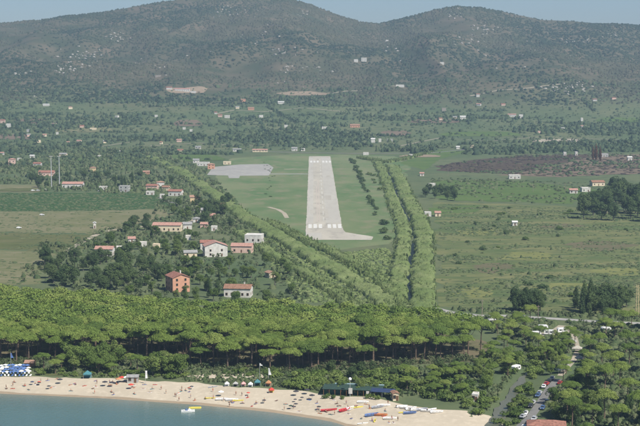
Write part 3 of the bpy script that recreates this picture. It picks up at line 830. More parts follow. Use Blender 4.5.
# village left of the airfield
for px, py, wpx, hpx, rf, rm, wm, rot, dep, lb in (
    (152,190,13,4.5,'gable','red_roof','pink_wall',-8,10,'red roofed house at the left end of the village row'),
    (160,187,9,5,'hip','orange_roof','white_wall',10,9,'white house with orange roof standing above the village row'),
    (166,191,8,4,'gable','brown_roof','cream_wall',-12,9,'small brown roofed house in the middle of the village row'),
    (175.5,196,15,5,'gable','red_roof','white_wall',-10,10,'bright white house with red roof in front of the village row'),
    (194.5,203,11,6,'gable','orange_roof','yellow_wall',8,10,'cream yellow house at the right end of the village'),
    (150,195,9,2.5,'flat','white_roof','white_wall',0,6,'flat white garage below the village row'),
    (162,198,5,2.5,'flat','white_roof','white_wall',0,5,'tiny white kiosk at the corner of the planted strip'),
    (124,192,11,6,'flat','grey_roof','grey_wall',-8,10,'grey box building beside the dark conifers'),
    (72.5,188,24,4.5,'gable','pink_roof','white_wall',-2,12,'long hall with pale pink roof beside the twin masts'),
    (103,190,9,3,'flat','white_roof','white_wall',0,6,'low white building right of the long pink hall'),
    (46,176,19,4,'gable','red_roof','pink_wall',2,14,'wide red roofed building left of the twin masts'),
    (37,166.5,10,3.5,'gable','red_roof','white_wall',-5,10,'white house with red roof above the wide red building'),
    (11.5,165,9,7,'hip','pink_roof','pink_wall',5,10,'tall pinkish house near the left edge'),
    (19,161,5,3,'flat','white_roof','white_wall',0,7,'small white block right of the tall pinkish house'),
    (32,158,6,3,'gable','white_roof','white_wall',0,7,'small white house above the tall pinkish house'),
    (2,155,5,3,'gable','pink_roof','white_wall',0,7,'small white house cut by the left edge'),
    (63,157,10,4,'gable','grey_roof','cream_wall',-6,10,'greyish house between the masts and the hills'),
    (92.5,172,7,5,'hip','orange_roof','yellow_wall',0,8,'yellow house among green fields above the planted strip'),
    (146,174.5,8,3,'gable','orange_roof','orange_wall',10,8,'orange roofed house alone above the village row'),
    (99,158,4,2.5,'flat','white_roof','white_wall',0,6,'tiny white house above the yellow house'),
    (119,153,3,2.5,'flat','white_roof','white_wall',0,6,'tiny white house in the green plots'),
    (203,166,16,4,'flat','grey_roof','white_wall',-3,12,'white terminal building at the head of the apron'),
    (211,169,9,5.5,'hip','orange_roof','orange_wall',5,10,'orange terminal building at the corner of the apron'),
    (196,163,8,4,'gable','grey_roof','white_wall',0,9,'white hangar left of the terminal'),
    (227,164.5,10,3,'flat','grey_roof','cream_wall',0,10,'low hangar on the far side of the apron'),
    (180,153,8,4,'gable','red_roof','cream_wall',8,9,'cream farmhouse above the terminal'),
    (198,149,8,3,'gable','grey_roof','white_wall',0,8,'pale farmhouse above the hangar'),
    (294.5,151,8,4,'gable','grey_roof','white_wall',-4,10,'white house left of the far runway end'),
    (303,151,6,3,'flat','white_roof','white_wall',0,9,'second white house at the far runway end'),
    (260,152,22,2.5,'gable','pink_roof','cream_wall',0,9,'long pale row building left of the runway end'),
    (237,151.5,12,2.5,'gable','grey_roof','white_wall',0,9,'pale sheds behind the apron')):
    house(px, py, wpx, hpx, rf, rm, wm, rot, dep, lb)
for px, py, wpx, hpx, rf, rm, wm, rot, dep, lb in (
    (201,213.5,8,3,'gable','grey_roof','white_wall',10,8,'pale house on the lane right of the cream yellow house'),
    (211,219,8,3,'gable','pink_roof','cream_wall',-8,8,'cream house between lane and dark trees'),
    (196,222.5,7,3,'hip','grey_roof','white_wall',4,7,'white house with grey roof below the lane'),
    (204,228,7,3,'gable','pink_roof','pink_wall',-5,7,'pinkish cottage below the white house with grey roof'),
    (214,231,6,3,'flat','white_roof','white_wall',0,6,'white flat cottage above the two storey house'),
    (131,243,7,3,'gable','pink_roof','white_wall',12,7,'small white house above the lone bungalow'),
    (222,208,6,3,'gable','red_roof','cream_wall',0,7,'small red roofed house beside the left cane band')):
    house(px, py, wpx, hpx, rf, rm, wm, rot, dep, lb)
# right of the ditch
for px, py, wpx, hpx, rf, rm, wm, rot, dep, lb in (
    (515,179,14,4,'flat','white_roof','white_wall',-2,10,'long white shed in front of the burnt ground'),
    (428,216.5,7,3,'flat','white_roof','white_wall',0,7,'small white hut on the right bank of the ditch'),
    (438,216.5,6,3,'gable','pink_roof','cream_wall',0,7,'small cream hut right of the white ditch hut'),
    (515,226,5,2.4,'gable','white_roof','white_wall',0,5,'lone tiny white shed in the rough meadow'),
    (432,187,8,3,'flat','white_roof','white_wall',0,8,'pale greenhouse beside the ditch trees'),
    (422,176,5,3,'gable','pink_roof','white_wall',0,7,'small white house beyond the ditch head'),
    (574,193.5,9,3.5,'gable','pink_roof','white_wall',-4,9,'left white farm building beside the dark wood'),
    (586,192,10,4,'flat','white_roof','white_wall',3,9,'right white farm building beside the dark wood'),
    (598,186,15,4,'gable','brown_roof','cream_wall',8,12,'farmhouse with brown roof behind the white farm buildings'),
    (604,157,12,4,'flat','grey_roof','grey_wall',0,10,'grey building behind the scorched ground'),
    (565,155.5,4,4,'flat','white_roof','white_wall',0,8,'white house above the burnt ground, left of a pair'),
    (576.5,155.5,3.4,4.5,'flat','white_roof','white_wall',0,8,'white house above the burnt ground, right of a pair'),
    (630,160.5,6,4,'gable','white_roof','white_wall',0,9,'white house at the right edge above the brown ground')):
    house(px, py, wpx, hpx, rf, rm, wm, rot, dep, lb)
# the far valley and the slopes
for px, py, wpx, hpx, rf, rm, wm, rot, dep, lb in (
    (182,91.5,22,3.5,'gable','pink_roof','white_wall',-2,14,'wide white villa with terrace on the left hillside'),
    (169,89.5,8,2.6,'gable','red_roof','white_wall',0,12,'left wing house of the hillside villa'),
    (193,93,8,2.2,'flat','white_roof','white_wall',0,10,'white terrace house below the hillside villa'),
    (356,62,6,3.5,'flat','white_roof','white_wall',0,12,'left white block below the saddle of the hills'),
    (364,61.5,8,5,'flat','white_roof','white_wall',0,12,'right taller white block below the saddle of the hills'),
    (387,42,4,3,'flat','white_roof','white_wall',0,9,'tiny white house high near the saddle'),
    (400,87,12,3,'flat','white_roof','white_wall',0,9,'pale buildings right of the quarry track'),
    (227,118,7,3.5,'flat','white_roof','white_wall',-5,11,'bright white house below the left hillside'),
    (220,117,6,3,'gable','red_roof','pink_wall',0,9,'red roofed house beside the bright white one'),
    (243,102,7,3.5,'gable','orange_roof','orange_wall',10,10,'orange house on the middle slope'),
    (251,110,9,3,'gable','orange_roof','orange_wall',0,10,'tawny long house below the orange house'),
    (261,117.5,6,2.8,'flat','white_roof','white_wall',8,9,'pale grey house right of the tawny long house'),
    (281,104,9,3,'gable','white_roof','white_wall',0,10,'white house below the quarry cut'),
    (286,127.5,5,3,'flat','white_roof','white_wall',0,8,'small white house in woodland above the runway'),
    (325,129,9,2.6,'flat','white_roof','white_wall',0,9,'white row house in woodland above the runway'),
    (355,127.5,14,3.5,'gable','orange_roof','orange_wall',0,12,'wide orange roofed house beyond the runway'),
    (373,142.5,6,5,'gable','white_roof','white_wall',0,10,'bright white pair of gables beyond the runway'),
    (380,142,4,4,'flat','white_roof','white_wall',0,8,'second white block beyond the runway'),
    (390,141.5,8,3,'flat','grey_roof','grey_wall',0,8,'grey sheds right of the bright white gables'),
    (366,155,8,1.6,'flat','white_roof','white_wall',0,6,'low white shed on the road beyond the runway'),
    (411,157,5,2,'flat','white_roof','white_wall',0,6,'tiny white pump house beyond the ditch'),
    (463,119.5,8,4,'gable','white_roof','white_wall',0,12,'bright white farmhouse on the right valley side'),
    (455,119,6,3,'gable','grey_roof','cream_wall',0,9,'cream barn left of the bright white farmhouse'),
    (444,111,6,4,'flat','grey_roof','stone_wall',0,9,'stone ruin above the bright white farmhouse'),
    (478,97,5,4,'gable','red_roof','white_wall',0,9,'white house with red roof high on the right slope'),
    (512,117,12,3.5,'gable','pink_roof','white_wall',0,11,'white house with pink roof on the right valley side'),
    (521,118,6,4.5,'flat','white_roof','white_wall',0,9,'white tower block right of the pink roofed house'),
    (442,64,6,2.6,'flat','white_roof','white_wall',0,9,'lone pale house on the right hillside'),
    (458,149,5,3,'gable','white_roof','white_wall',0,8,'white hut left of the burnt ground'),
    (472,147.5,5,3,'flat','white_roof','cream_wall',0,8,'cream hut left of the burnt ground'),
    (563,130,5,3,'flat','white_roof','white_wall',0,9,'white house in the right valley fields'),
    (582,121,3.2,4,'flat','white_roof','white_wall',0,8,'upper of two slim white houses on the right'),
    (582,128,3.6,3,'gable','pink_roof','white_wall',0,8,'lower of two slim white houses on the right'),
    (571,143,7,2.6,'flat','white_roof','white_wall',0,9,'white greenhouse in the right valley fields'),
    (595,101,6,2.4,'gable','red_roof','white_wall',0,9,'red roofed house on the far right slope'),
    (8,127.5,6,5,'flat','white_roof','white_wall',0,10,'tall white house at the far left'),
    (2,123,8,4,'gable','red_roof','pink_wall',0,10,'pink house with red roof at the far left edge'),
    (29,132,7,3,'flat','grey_roof','grey_wall',0,9,'grey farm on the far left terrace'),
    (57,134.5,3,2.6,'flat','white_roof','white_wall',0,8,'tiny white house among the left terrace trees'),
    (46,106,9,2,'gable','white_roof','white_wall',0,9,'pale farmhouse at the foot of the left hill'),
    (68,144,4,2.6,'gable','orange_roof','white_wall',0,8,'small orange roofed house left of the terraces'),
    (93,130,9,2,'flat','white_roof','cream_wall',0,9,'pale shed on the tan terrace'),
    (156,117,4,2.4,'flat','white_roof','white_wall',0,8,'tiny white house below the villa slope'),
    (184,129.5,4,2.4,'flat','white_roof','white_wall',0,8,'left white hut below the brown terrace'),
    (191,131.5,4,2.4,'flat','white_roof','white_wall',0,8,'right white hut below the brown terrace'),
    (179,142,7,3,'gable','pink_roof','pink_wall',0,9,'pink house in the trees above the terminal'),
    (158,77,8,2.2,'flat','grey_roof','stone_wall',0,9,'round topped stone building above the villa')):
    house(px, py, wpx, hpx, rf, rm, wm, rot, dep, lb, windows=(hpx >= 3.4 and wpx > 7), detail=False)

# scattered tiny farmhouses of the valley
for i in range(17):
    left = i < 12
    px = rnd.uniform(4, 290) if left else rnd.uniform(340, 632); py = rnd.uniform(102, 149) if left else rnd.uniform(98, 150)
    p = G(px, py)
    if not free(p[0], p[1], 14): continue
    house(px, py, rnd.uniform(3.5, 7), rnd.uniform(2, 3), rnd.choice(['gable','gable','hip','flat']), rnd.choice(['pink_roof','red_roof','grey_roof','brown_roof']), rnd.choice(['white_wall','cream_wall','pink_wall']), rnd.uniform(-25, 25), 9,
          'tiny pale farmhouse among the woods of the %s far valley' % ('left' if left else 'right'), 'tiny farmhouses of the %s far valley' % ('left' if left else 'right'), windows=False)
# ------------------------------------------------------------------ masts and poles
mat('galvanised', (.55,.56,.56), .45, .15, 2, metal=.3)
mat('pole_wood', (.30,.25,.19), .85, .3, 2)
mat('yellow_paint', (.55,.46,.26), .6, .2, 2)
def mast(px, py, top_py, label, group):
    p = G(px, py); h = (py-top_py)*p[1]/F
    o = link('floodlight_mast', None, None, tuple(p)); tag(o, label, 'mast', group)
    link('pole', MB().tube([(0,0,-.5),(0,0,h*.5),(0,0,h)], [.55,.45,.34], 8).mesh('pole', 'galvanised'), o)
    link('crossarm', MB().box(-1.8,1.8,-.15,.15,h-.2,h+.1).mesh('crossarm', 'galvanised'), o)
    lamp = MB().box(-.4,.4,-.5,.1,0,.6).mesh('lamp', 'white_wall')
    for x in (-1.4, -.45, .45, 1.4): link('lamp', lamp, o, (x, -.1, h+.11))
    link('base', MB().box(-.9,.9,-.9,.9,-.5,.4).mesh('base', 'grey_wall'), o)
mast(51.5, 187, 156.5, 'left of the twin tall pale floodlight masts', 'twin floodlight masts')
mast(59.5, 186.5, 156.5, 'right of the twin tall pale floodlight masts', 'twin floodlight masts')
PW = MB().tube([(0,0,-.5),(0,0,9)], [.2,.14], 6).mesh('pole', 'pole_wood')
PC = MB().box(-1,1,-.07,.07,8.3,8.5).mesh('crossarm', 'pole_wood')
for px, py, lb in ((497,190,'utility pole left of the farm buildings'),(533,192,'utility pole standing in the green field'),(565,192,'utility pole beside the white farm buildings'),
                   (482,316,'utility pole beside the pale road'),(538,322,'utility pole at the campsite clearing'),(448,176,'utility pole in front of the burnt ground')):
    p = G(px, py); o = tag(link('utility_pole', None, None, tuple(p)), lb, 'pole'); link('pole', PW, o); link('crossarm', PC, o)
# yellowish lattice pylon at the right edge
p = G(637, 318); o = tag(link('lattice_pylon', None, None, tuple(p)), 'yellowish lattice pylon at the right edge', 'pylon')
hh = 34*p[1]/F
for a, b in ((-1,-1),(1,-1),(1,1),(-1,1)):
    link('leg', MB().tube([(a*.9,b*.9,-.3),(a*.5,b*.5,hh)], [.14,.1], 5).mesh('leg', 'yellow_paint'), o)
for k in range(9):
    z0, z1 = hh*k/9, hh*(k+1)/9; r0, r1 = .9-.4*k/9, .9-.4*(k+1)/9; mb = MB()
    for s in (-1, 1):
        mb.tube([(-r0,s*r0,z0),(r1,s*r1,z1)], [.05,.05], 4); mb.tube([(s*r0,-r0,z0),(s*r1,r1,z1)], [.05,.05], 4)
    link('brace', mb.mesh('brace', 'yellow_paint'), o)
# white lamp post at the campsite lane
p = G(568, 370); o = tag(link('lamp_post', None, None, tuple(p)), 'pale square post beside the campsite lane', 'post')
link('post', MB().box(-.45,.45,-.45,.45,-.3,6).mesh('post', 'white_wall'), o); link('cap', MB().box(-.6,.6,-.6,.6,6,6.25).mesh('cap', 'grey_wall'), o)
# ------------------------------------------------------------------ trees
# the stone pine wood behind the beach
WOOD = GP([(-45,366),(0,364),(40,361),(95,359),(128,358),(165,361),(200,366),(240,369),(300,371),(345,369),(385,364),(430,361),(470,358),(484,350),(480,342),(440,336),(380,332),(320,328),(250,326),(200,325),(160,322),(110,316),(60,312),(0,309),(-45,308)])
pts = sample(WOOD, 470, 5.7, 600)
pts = sorted([p for p in pts if free(*p, 2)], key=lambda p: p[1])
back = pts[172:]; pts = pts[:172]
front_y = lambda x: min((y for a, y in pts if abs(a-x) < 9), default=0)
for x, y in pts:
    fr = y < front_y(x)+9
    tree('pine', x, y, rnd.uniform(.84, 1.16), 'stone pine on the seaward edge of the pine wood, trunk showing' if fr else 'stone pine in the dense canopy of the beach pine wood',
         'front row pines of the beach wood' if fr else 'pines in the canopy of the beach wood', rnd.uniform(.84, 1.1)*(.86 if fr and rnd.random() < .4 else 1))
# the hindmost pines of the wood, which read as one canopy
BACKP = []
for i in range(4):
    g_ = np.random.default_rng(300+i); lb_, *_r = pine(g_); BACKP.append(cards(g_, lb_, 800, .42, .7, (.82,1.08), -.3))
x = np.array([p[0] for p in back]); y = np.array([p[1] for p in back]); s_ = nr.uniform(.88,1.12,len(x))
stuff('pine_canopy', x, y, s_, s_, BACKP, foliage('pine_leaf_far', [(.120,.186,.042),(.178,.250,.052),(.240,.300,.076)], 'tint', .3), 'hindmost stone pines merging into one canopy')
# pines about the campsite and the river
def grove(key, poly, n, mind, smin, smax, label, group, sz=1.0, px=True):
    c = 0
    for x, y in sample(GP(poly) if px else poly, n, mind, 60):
        if not free(x, y, 1.5): continue
        tree(key, x, y, rnd.uniform(smin, smax), label, group, sz*rnd.uniform(.9, 1.12)); c += 1
    return c
grove('pine', [(585,352),(700,345),(700,450),(548,450),(560,415),(572,392)], 40, 7.5, .65, .9, 'broad umbrella pine in the near right corner', 'umbrella pines in the near right corner', .95)
grove('pine', [(596,322),(700,325),(700,350),(590,352)], 20, 7, .55, .75, 'umbrella pine right of the campsite lane', 'umbrella pines right of the campsite lane', .95)
grove('pine', [(490,324),(535,322),(530,336),(545,345),(556,356),(546,366),(525,350),(492,345)], 18, 6, .5, .72, 'umbrella pine between pale road and river', 'umbrella pines between road and river', .95)
grove('pine', [(398,378),(455,374),(474,384),(462,398),(420,400),(402,396)], 13, 6, .45, .62, 'low bright pine behind the beached white boats', 'low pines behind the beached boats', .8)
grove('pine', [(40,369),(90,364),(150,364),(180,370),(180,376),(100,376),(44,374)], 15, 5.5, .48, .68, 'low umbrella pine in front of the left pine wood', 'low pines in front of the left wood', .82)
grove('pine', [(486,352),(512,348),(522,362),(508,376),(488,384),(478,372)], 11, 5.5, .45, .65, 'small pine between pine wood and river', 'small pines between wood and river', .85)
grove('pine', [(546,352),(566,336),(590,336),(592,366),(566,384),(548,382)], 13, 5, .45, .62, 'small pine left of the campsite lane', 'small pines left of the campsite lane', .9)
# broadleaf trees
grove('dark', [(42,262),(130,258),(170,266),(160,290),(120,297),(40,287)], 44, 6, .8, 1.25, 'dark broadleaf tree in the grove left of the orange house', 'dark grove left of the orange house', 1.1)
grove('broad', [(84,246),(140,236),(195,236),(198,252),(150,260),(90,260)], 24, 7, .65, 1.0, 'leafy tree in the orchard around the lone bungalow', 'orchard trees around the lone bungalow')
grove('dark', [(122,226),(148,222),(152,232),(125,235)], 10, 6, .8, 1.05, 'grey green tree in the clump left of the long farmhouse', 'clump left of the long farmhouse')
grove('broad', [(192,264),(292,264),(300,300),(255,306),(120,304),(130,290)], 44, 6, .6, 1.0, 'tree between the white houses and the pine wood', 'trees between the white houses and the pine wood')
grove('dark', [(196,205),(228,200),(240,222),(232,238),(205,238)], 16, 7, .75, 1.15, 'tall dark tree behind the two storey white house', 'dark trees behind the two storey white house', 1.15)
grove('tall', [(205,280),(222,278),(222,298),(205,298)], 5, 4, .6, .8, 'slim poplar between orange house and low white house', 'slim poplars beside the low white house')
grove('dark', [(515,310),(543,309),(543,313),(515,313)], 13, 1.8, .8, .95, 'dark upright tree in the tight row beside the pale road', 'row of dark upright trees beside the pale road', 1.45)
grove('tall', [(574,306),(592,305),(592,318),(574,318)], 9, 3, .7, 1.25, 'tall dark poplar left of the round trees at right', 'tall poplars at the right')
grove('dark', [(592,304),(632,304),(632,318),(592,318)], 17, 3.6, .9, 1.35, 'big dark round tree beside the lattice pylon', 'dark round trees beside the pylon', 1.1)
grove('dark', [(570,218),(600,222),(650,222),(650,194),(612,194),(598,204)], 36, 8, 1.3, 2.1, 'big dark tree in the wood right of the farm buildings', 'dark wood right of the farm buildings', 1.05)
grove('dark', [(424,192),(455,192),(455,203),(424,203)], 14, 6, .8, 1.15, 'dark tree in the small clump right of the ditch', 'small dark clump right of the ditch')
grove('light', [(482,360),(512,356),(520,368),(505,380),(482,396),(474,388)], 16, 5, .55, .85, 'light green tree on the river bank by the beach', 'light trees on the river bank')
grove('broad', [(553,386),(580,372),(600,420),(560,440),(543,425)], 16, 5, .6, .9, 'broadleaf tree overhanging the parked cars', 'trees overhanging the parked cars')
grove('tall', [(570,405),(640,405),(640,430),(565,430)], 12, 6, .6, .8, 'grey green tree in the bottom right corner', 'grey green trees in the bottom right corner')
grove('dark', [(30,190),(125,183),(150,180),(190,186),(165,180),(120,176),(30,181)], 16, 12, .8, 1.2, 'dark tree in the hedge above the planted strip', 'hedge trees above the planted strip')
grove('broad', [(150,200),(200,206),(230,214),(198,222),(170,216)], 20, 7, .5, .85, 'garden tree below the village houses', 'garden trees below the village')
grove('cypress', [(115,190),(135,188),(135,184),(115,184)], 7, 4, .9, 1.4, 'dark conifer beside the grey box building', 'dark conifers beside the grey building', 1.1)
grove('light', [(156,366),(176,366),(182,377),(150,377)], 8, 4.5, .8, 1.1, 'light green tree at the foot of the pines behind the beach', 'light trees at the foot of the pines', 1.0)
grove('light', [(62,358),(120,358),(120,374),(95,372),(66,372)], 18, 5, .8, 1.2, 'bushy tree in front of the left pines', 'bushy trees in front of the left pines', .95)
grove('light', [(520,352),(546,350),(560,340),(566,352),(556,366),(548,378),(536,372)], 13, 5, .5, .85, 'light green tree between river and campsite lane', 'light trees between river and campsite lane')
grove('dark', [(330,372),(410,369),(470,364),(470,372),(400,380),(345,380)], 8, 7, .45, .7, 'small dark tree at the right foot of the pine wood', 'small dark trees at the right foot of the pine wood')
for px, py in ((593,160),(596,160),(600,161)):
    p = G(px, py); tree('dead', p[0], p[1], rnd.uniform(1.7, 2.2), 'rusty brown dead conifer above the scorched ground', 'dead conifers above the scorched ground')
for poly_, n_ in (([(440,206),(560,210),(640,220),(640,300),(520,300),(445,298)], 26),):
    for x, y in sample(GP(poly_), n_, 14, 60): shrub('dark_leaf' if rnd.random() < .6 else 'broad_leaf', x, y, rnd.uniform(.9, 2.0), 'dark bush standing in the rough meadow', 'bushes in the rough meadow', .9)
def shrubs(lm, poly, n, smin, smax, label, group, sz=1.0, mind=2.5):
    for x, y in sample(GP(poly), n, mind, 60):
        if free(x, y, .5): shrub(lm, x, y, rnd.uniform(smin, smax), label, group, sz)
shrubs('light_leaf', [(270,377),(340,374),(400,372),(400,392),(375,396),(345,394),(310,390),(280,387)], 46, 1.1, 2.1, 'bush in the pale scrub behind the green beach bar', 'scrub behind the green beach bar')
shrubs('broad_leaf', [(380,372),(470,366),(480,380),(465,404),(430,404),(400,398),(385,390)], 46, 1.2, 2.2, 'dark bush behind the beached boats', 'bushes behind the beached boats')
shrubs('light_leaf', [(35,371),(110,371),(150,374),(190,374),(190,379),(150,379),(110,377.5),(60,376),(34,375.5)], 34, .8, 1.5, 'bush on the sand bank behind the left beach', 'bushes on the left sand bank', .8)
shrubs('broad_leaf', [(225,371),(330,373),(330,378),(270,377),(225,374)], 20, .8, 1.5, 'low bush under the front pine trunks', 'low bushes under the front pines', .8)
for pl, n_, hw, lm_ in (([(352,160),(357,172),(364,188),(372,205),(382,224),(389,242)], 60, 2.4, 'dark_leaf'), ([(362,172),(376,178),(384,192)], 14, 6, 'broad_leaf')):
    for x, y in zip(*along(GP(pl), n_, hw)):
        shrub(lm_, x, y, rnd.uniform(.8, 1.9), 'dark bush in the line right of the runway', 'bush line right of the runway', 1.2)
shrubs('light_leaf', [(500,372),(520,350),(540,352),(545,368),(535,385),(522,398),(515,405),(530,376),(518,374)], 24, 1.0, 2.1, 'bush on the river bank beside the cars', 'bushes on the river bank')
shrubs('broad_leaf', [(498,424),(512,404),(522,390),(530,385),(536,396),(524,412),(512,432)], 18, .9, 1.7, 'bush between river and parked cars', 'bushes between river and cars', 1.0, 2.0)
shrubs('light_leaf', [(462,404),(480,396),(492,402),(484,418),(470,416)], 13, .8, 1.6, 'bush at the end of the beach beside the kiosk', 'bushes at the end of the beach', 1.0, 2.0)
shrubs('dark_leaf', [(262,160),(276,172),(272,200),(262,205),(268,180)], 18, .5, 1.0, 'small bush in the grass left of the runway', 'bushes in the grass left of the runway', .6, 3)

# ------------------------------------------------------------------ vegetation nobody could count
def keep(x, y, extra=0):
    k = np.ones(len(x), bool)
    for a, b, r in BUSY: k &= (x-a)**2+(y-b)**2 > (r+extra)**2
    return k
# cane thickets in diagonal bands and along the ditch
BANKS = [([(150,158),(180,172),(215,196),(250,221),(290,245),(330,268),(375,296),(398,312)], 8, 3.6, 'broad cane band running down from the apron to the pine wood'),
         ([(268,222),(300,239),(340,257),(380,281),(408,312)], 4.5, 3.0, 'cane band curving round the near runway end'),
         ([(238,233),(280,261),(310,278),(340,296),(358,314)], 5, 3.2, 'lower cane band beside the near houses'),
         ([(376,160),(383,174),(389,190),(394,206),(401,221),(404,240),(400,262),(397,285),(398,316)], 6.0, 3.2, 'cane bank on the runway side of the ditch'),
         ([(392,166),(398,178),(404.5,193),(411,206),(419.5,221),(424.5,240),(422.5,262),(420.5,285),(423,316)], 7.4, 3.4, 'cane bank on the meadow side of the ditch'),
         ([(360,158),(385,163),(402,160),(430,152)], 5, 2.6, 'cane line beyond the head of the ditch')]
for i, (pl, hw, h_, lb_) in enumerate(BANKS): bank('cane_band', pl, hw, h_, 'cane_leaf', lb_, i*7+1)
X = []; Y = []
for pl, hw, h_, lb_ in BANKS:
    x, y = along(GP(pl), 640, hw*1.25); X.append(x); Y.append(y)
x = np.concatenate(X); y = np.concatenate(Y)
dd = dist_poly(x, y, GP(DITCH)); k = keep(x, y, 1) & (dd > 1.5); x, y = x[k], y[k]
stuff('cane_tufts', x, y, nr.uniform(.8,1.6,len(x)), nr.uniform(2.4,4.0,len(x)), TUFTS+LEAFYS[:3], 'cane_leaf', 'loose canes standing out of the cane bands')
# rough growth between the runway end and the pine wood
x, y = many(GP([(230,228),(300,248),(330,254),(388,248),(404,300),(420,308),(300,303),(285,280),(262,255)]), 2600); k = keep(x, y, 1) & (dist_poly(x, y, GP(DITCH)) > 4)
stuff('rough_growth', x[k], y[k], nr.uniform(1.0,2.6,k.sum()), nr.uniform(.4,1.3,k.sum()), BUMPS+LEAFYS[:2], 'cane_leaf', 'rough green growth between runway end and pine wood')
# scrub over the meadow at right
x, y = many(GP([(438,204),(560,208),(690,218),(690,308),(520,309),(448,302),(440,270)]), 16000)
dens = fbm(x/75, y/20, 5)+.5; k = keep(x, y, 1) & (nr.random(len(x)) < np.clip((dens-.46)*5, .05, 1))
x, y = x[k], y[k]
stuff('meadow_scrub', x, y, nr.uniform(.8,2.6,len(x)), nr.uniform(.25,.85,len(x))*np.where(nr.random(len(x)) < .03, 3, 1), DOMES+LEAFYS[:1], 'scrub_leaf', 'low scrub dotted over the rough meadow')
# crops and weeds on the left fields
x, y = many(GP([(-50,193.5),(150,193.5),(180,207),(118,211),(-50,212)]), 2600); x2, y2 = many(GP([(-50,213),(160,211),(98,247),(45,284),(-50,286)]), 1800)
k = keep(x2, y2, 2) & (nr.random(len(x2)) < np.clip(.4+3*fbm(x2/50, y2/20, 4), .03, 1)); x = np.concatenate([x, x2[k]]); y = np.concatenate([y, y2[k]])
stuff('field_growth', x, y, nr.uniform(1,2.8,len(x)), nr.uniform(.2,.7,len(x)), DOMES, 'scrub_leaf', 'crops and weeds on the left fields')
# hedges and copses of the left plain
x, y = many(GP([(-60,150),(150,148),(205,170),(240,205),(200,215),(165,195),(60,192),(-60,192)]), 8500)
dens = fbm(x/90, y/40, 4)+.5; k = keep(x, y, 2) & (nr.random(len(x)) < np.clip((dens-.38)*4, .10, 1)); x, y = x[k], y[k]
k = ~inside(x, y, GP([(-60,184),(38,184),(40,193),(-60,193)])); x, y = x[k], y[k]
stuff('hedge_growth', x, y, nr.uniform(1.6,4.2,len(x)), nr.uniform(1.4,4.6,len(x)), DOMES+LEAFYS[:5], 'scrub_leaf', 'hedges and copses across the left plain')
# more growth around the near left houses and campsite
x, y = many(GP([(40,245),(150,220),(160,200),(215,200),(240,222),(300,262),(310,303),(20,296),(25,262)]), 4200)
k = keep(x, y, 2) & (nr.random(len(x)) < np.clip(.55+3*fbm(x/28, y/40, 4), .04, 1)); x, y = x[k], y[k]
stuff('garden_growth', x, y, nr.uniform(1.2,3.2,len(x)), nr.uniform(.8,3.6,len(x)), DOMES[:4]+LEAFYS, 'scrub_leaf', 'undergrowth and gardens around the near houses')
x, y = many(GP([(440,308),(700,320),(700,450),(560,450),(548,400),(560,372),(540,350),(490,330)]), 4600)
road = GP([(505,440),(530,418),(541,402),(550,388),(562,376),(574,362),(580,348),(574,332),(560,322)])
road2 = GP([(425,306),(450,312.5),(480,316),(510,316),(540,318),(600,322),(700,326)])
k = keep(x, y, 2) & (dist_poly(x, y, road) > 4) & (dist_poly(x, y, road2) > 7) & (dist_poly(x, y, GP([(540,335),(556,333),(566,326)])) > 6); x, y = x[k], y[k]
stuff('campsite_undergrowth', x, y, nr.uniform(1.2,3.0,len(x)), nr.uniform(.8,2.6,len(x)), DOMES+LEAFYS[:6], 'scrub_leaf', 'undergrowth among the right hand trees')
# dune plants and reeds at the back of the beach and along the river
x0, y0 = many(GP([(-40,366),(40,364),(110,360),(150,362),(200,368),(300,373),(390,368),(478,362),(480,385),(400,398),(345,393),(270,386),(270,378),(190,376),(150,379),(60,376),(36,371),(-40,370)]), 2600)
x, y = many(GP([(180,377.5),(270,379),(310,385),(350,390),(350,395),(310,390),(270,387),(230,384),(185,381)]), 420)
x2, y2 = many(GP([(476,404),(500,380),(520,352),(545,350),(548,362),(530,378),(520,392),(505,400),(490,412)]), 700)
x = np.concatenate([x, x2, x0]); y = np.concatenate([y, y2, y0]); k = keep(x, y, 1) & (dist_poly(x, y, RIVER) > 5); x, y = x[k], y[k]
stuff('dune_plants', x, y, nr.uniform(.6,1.5,len(x)), nr.uniform(.4,1.5,len(x)), DOMES+LEAFYS[:5]+TUFTS, 'scrub_leaf', 'dune plants and reeds behind the beach and along the river')
# undergrowth beneath the pines
x, y = many(WOOD, 500); x2, y2 = along(GP([(-20,364),(40,361),(95,359),(165,362),(240,369),(300,371),(345,369),(385,365),(470,359)]), 650, 5); x = np.concatenate([x, x2]); y = np.concatenate([y, y2])
stuff('pine_undergrowth', x, y, nr.uniform(.8,2.2,len(x)), nr.uniform(.6,2.6,len(x)), LEAFYS, 'scrub_leaf', 'undergrowth beneath the front of the pine wood')
# hedgerows
X = []; Y = []
for i in range(60):
    if i < 22: px, py = rnd.uniform(-10, 230), rnd.uniform(146, 182)
    else: px, py = rnd.uniform(-10, 650), rnd.uniform(104, 152)
    p = G(px, py); L_ = rnd.uniform(60, 260); an = rnd.gauss(0, .25)+(1.4 if rnd.random() < .2 else 0)
    x, y = along([(p[0]-L_/2*math.cos(an), p[1]-L_/2*math.sin(an)), (p[0], p[1]+rnd.uniform(-12,12)), (p[0]+L_/2*math.cos(an), p[1]+L_/2*math.sin(an))], int(L_/3.6), 3); X.append(x); Y.append(y)
x = np.concatenate(X); y = np.concatenate(Y); k = keep(x, y, 3) & ~inside(x, y, GP([(203,182),(203,163),(245,150),(412,150),(412,164),(300,185)])); x, y = x[k], y[k]
stuff('hedgerow_growth', x, y, nr.uniform(1.8,4.2,len(x)), nr.uniform(2.2,6.5,len(x)), BUMPS+LEAFYS, 'wood_leaf', 'hedgerows dividing the plots of the valley')
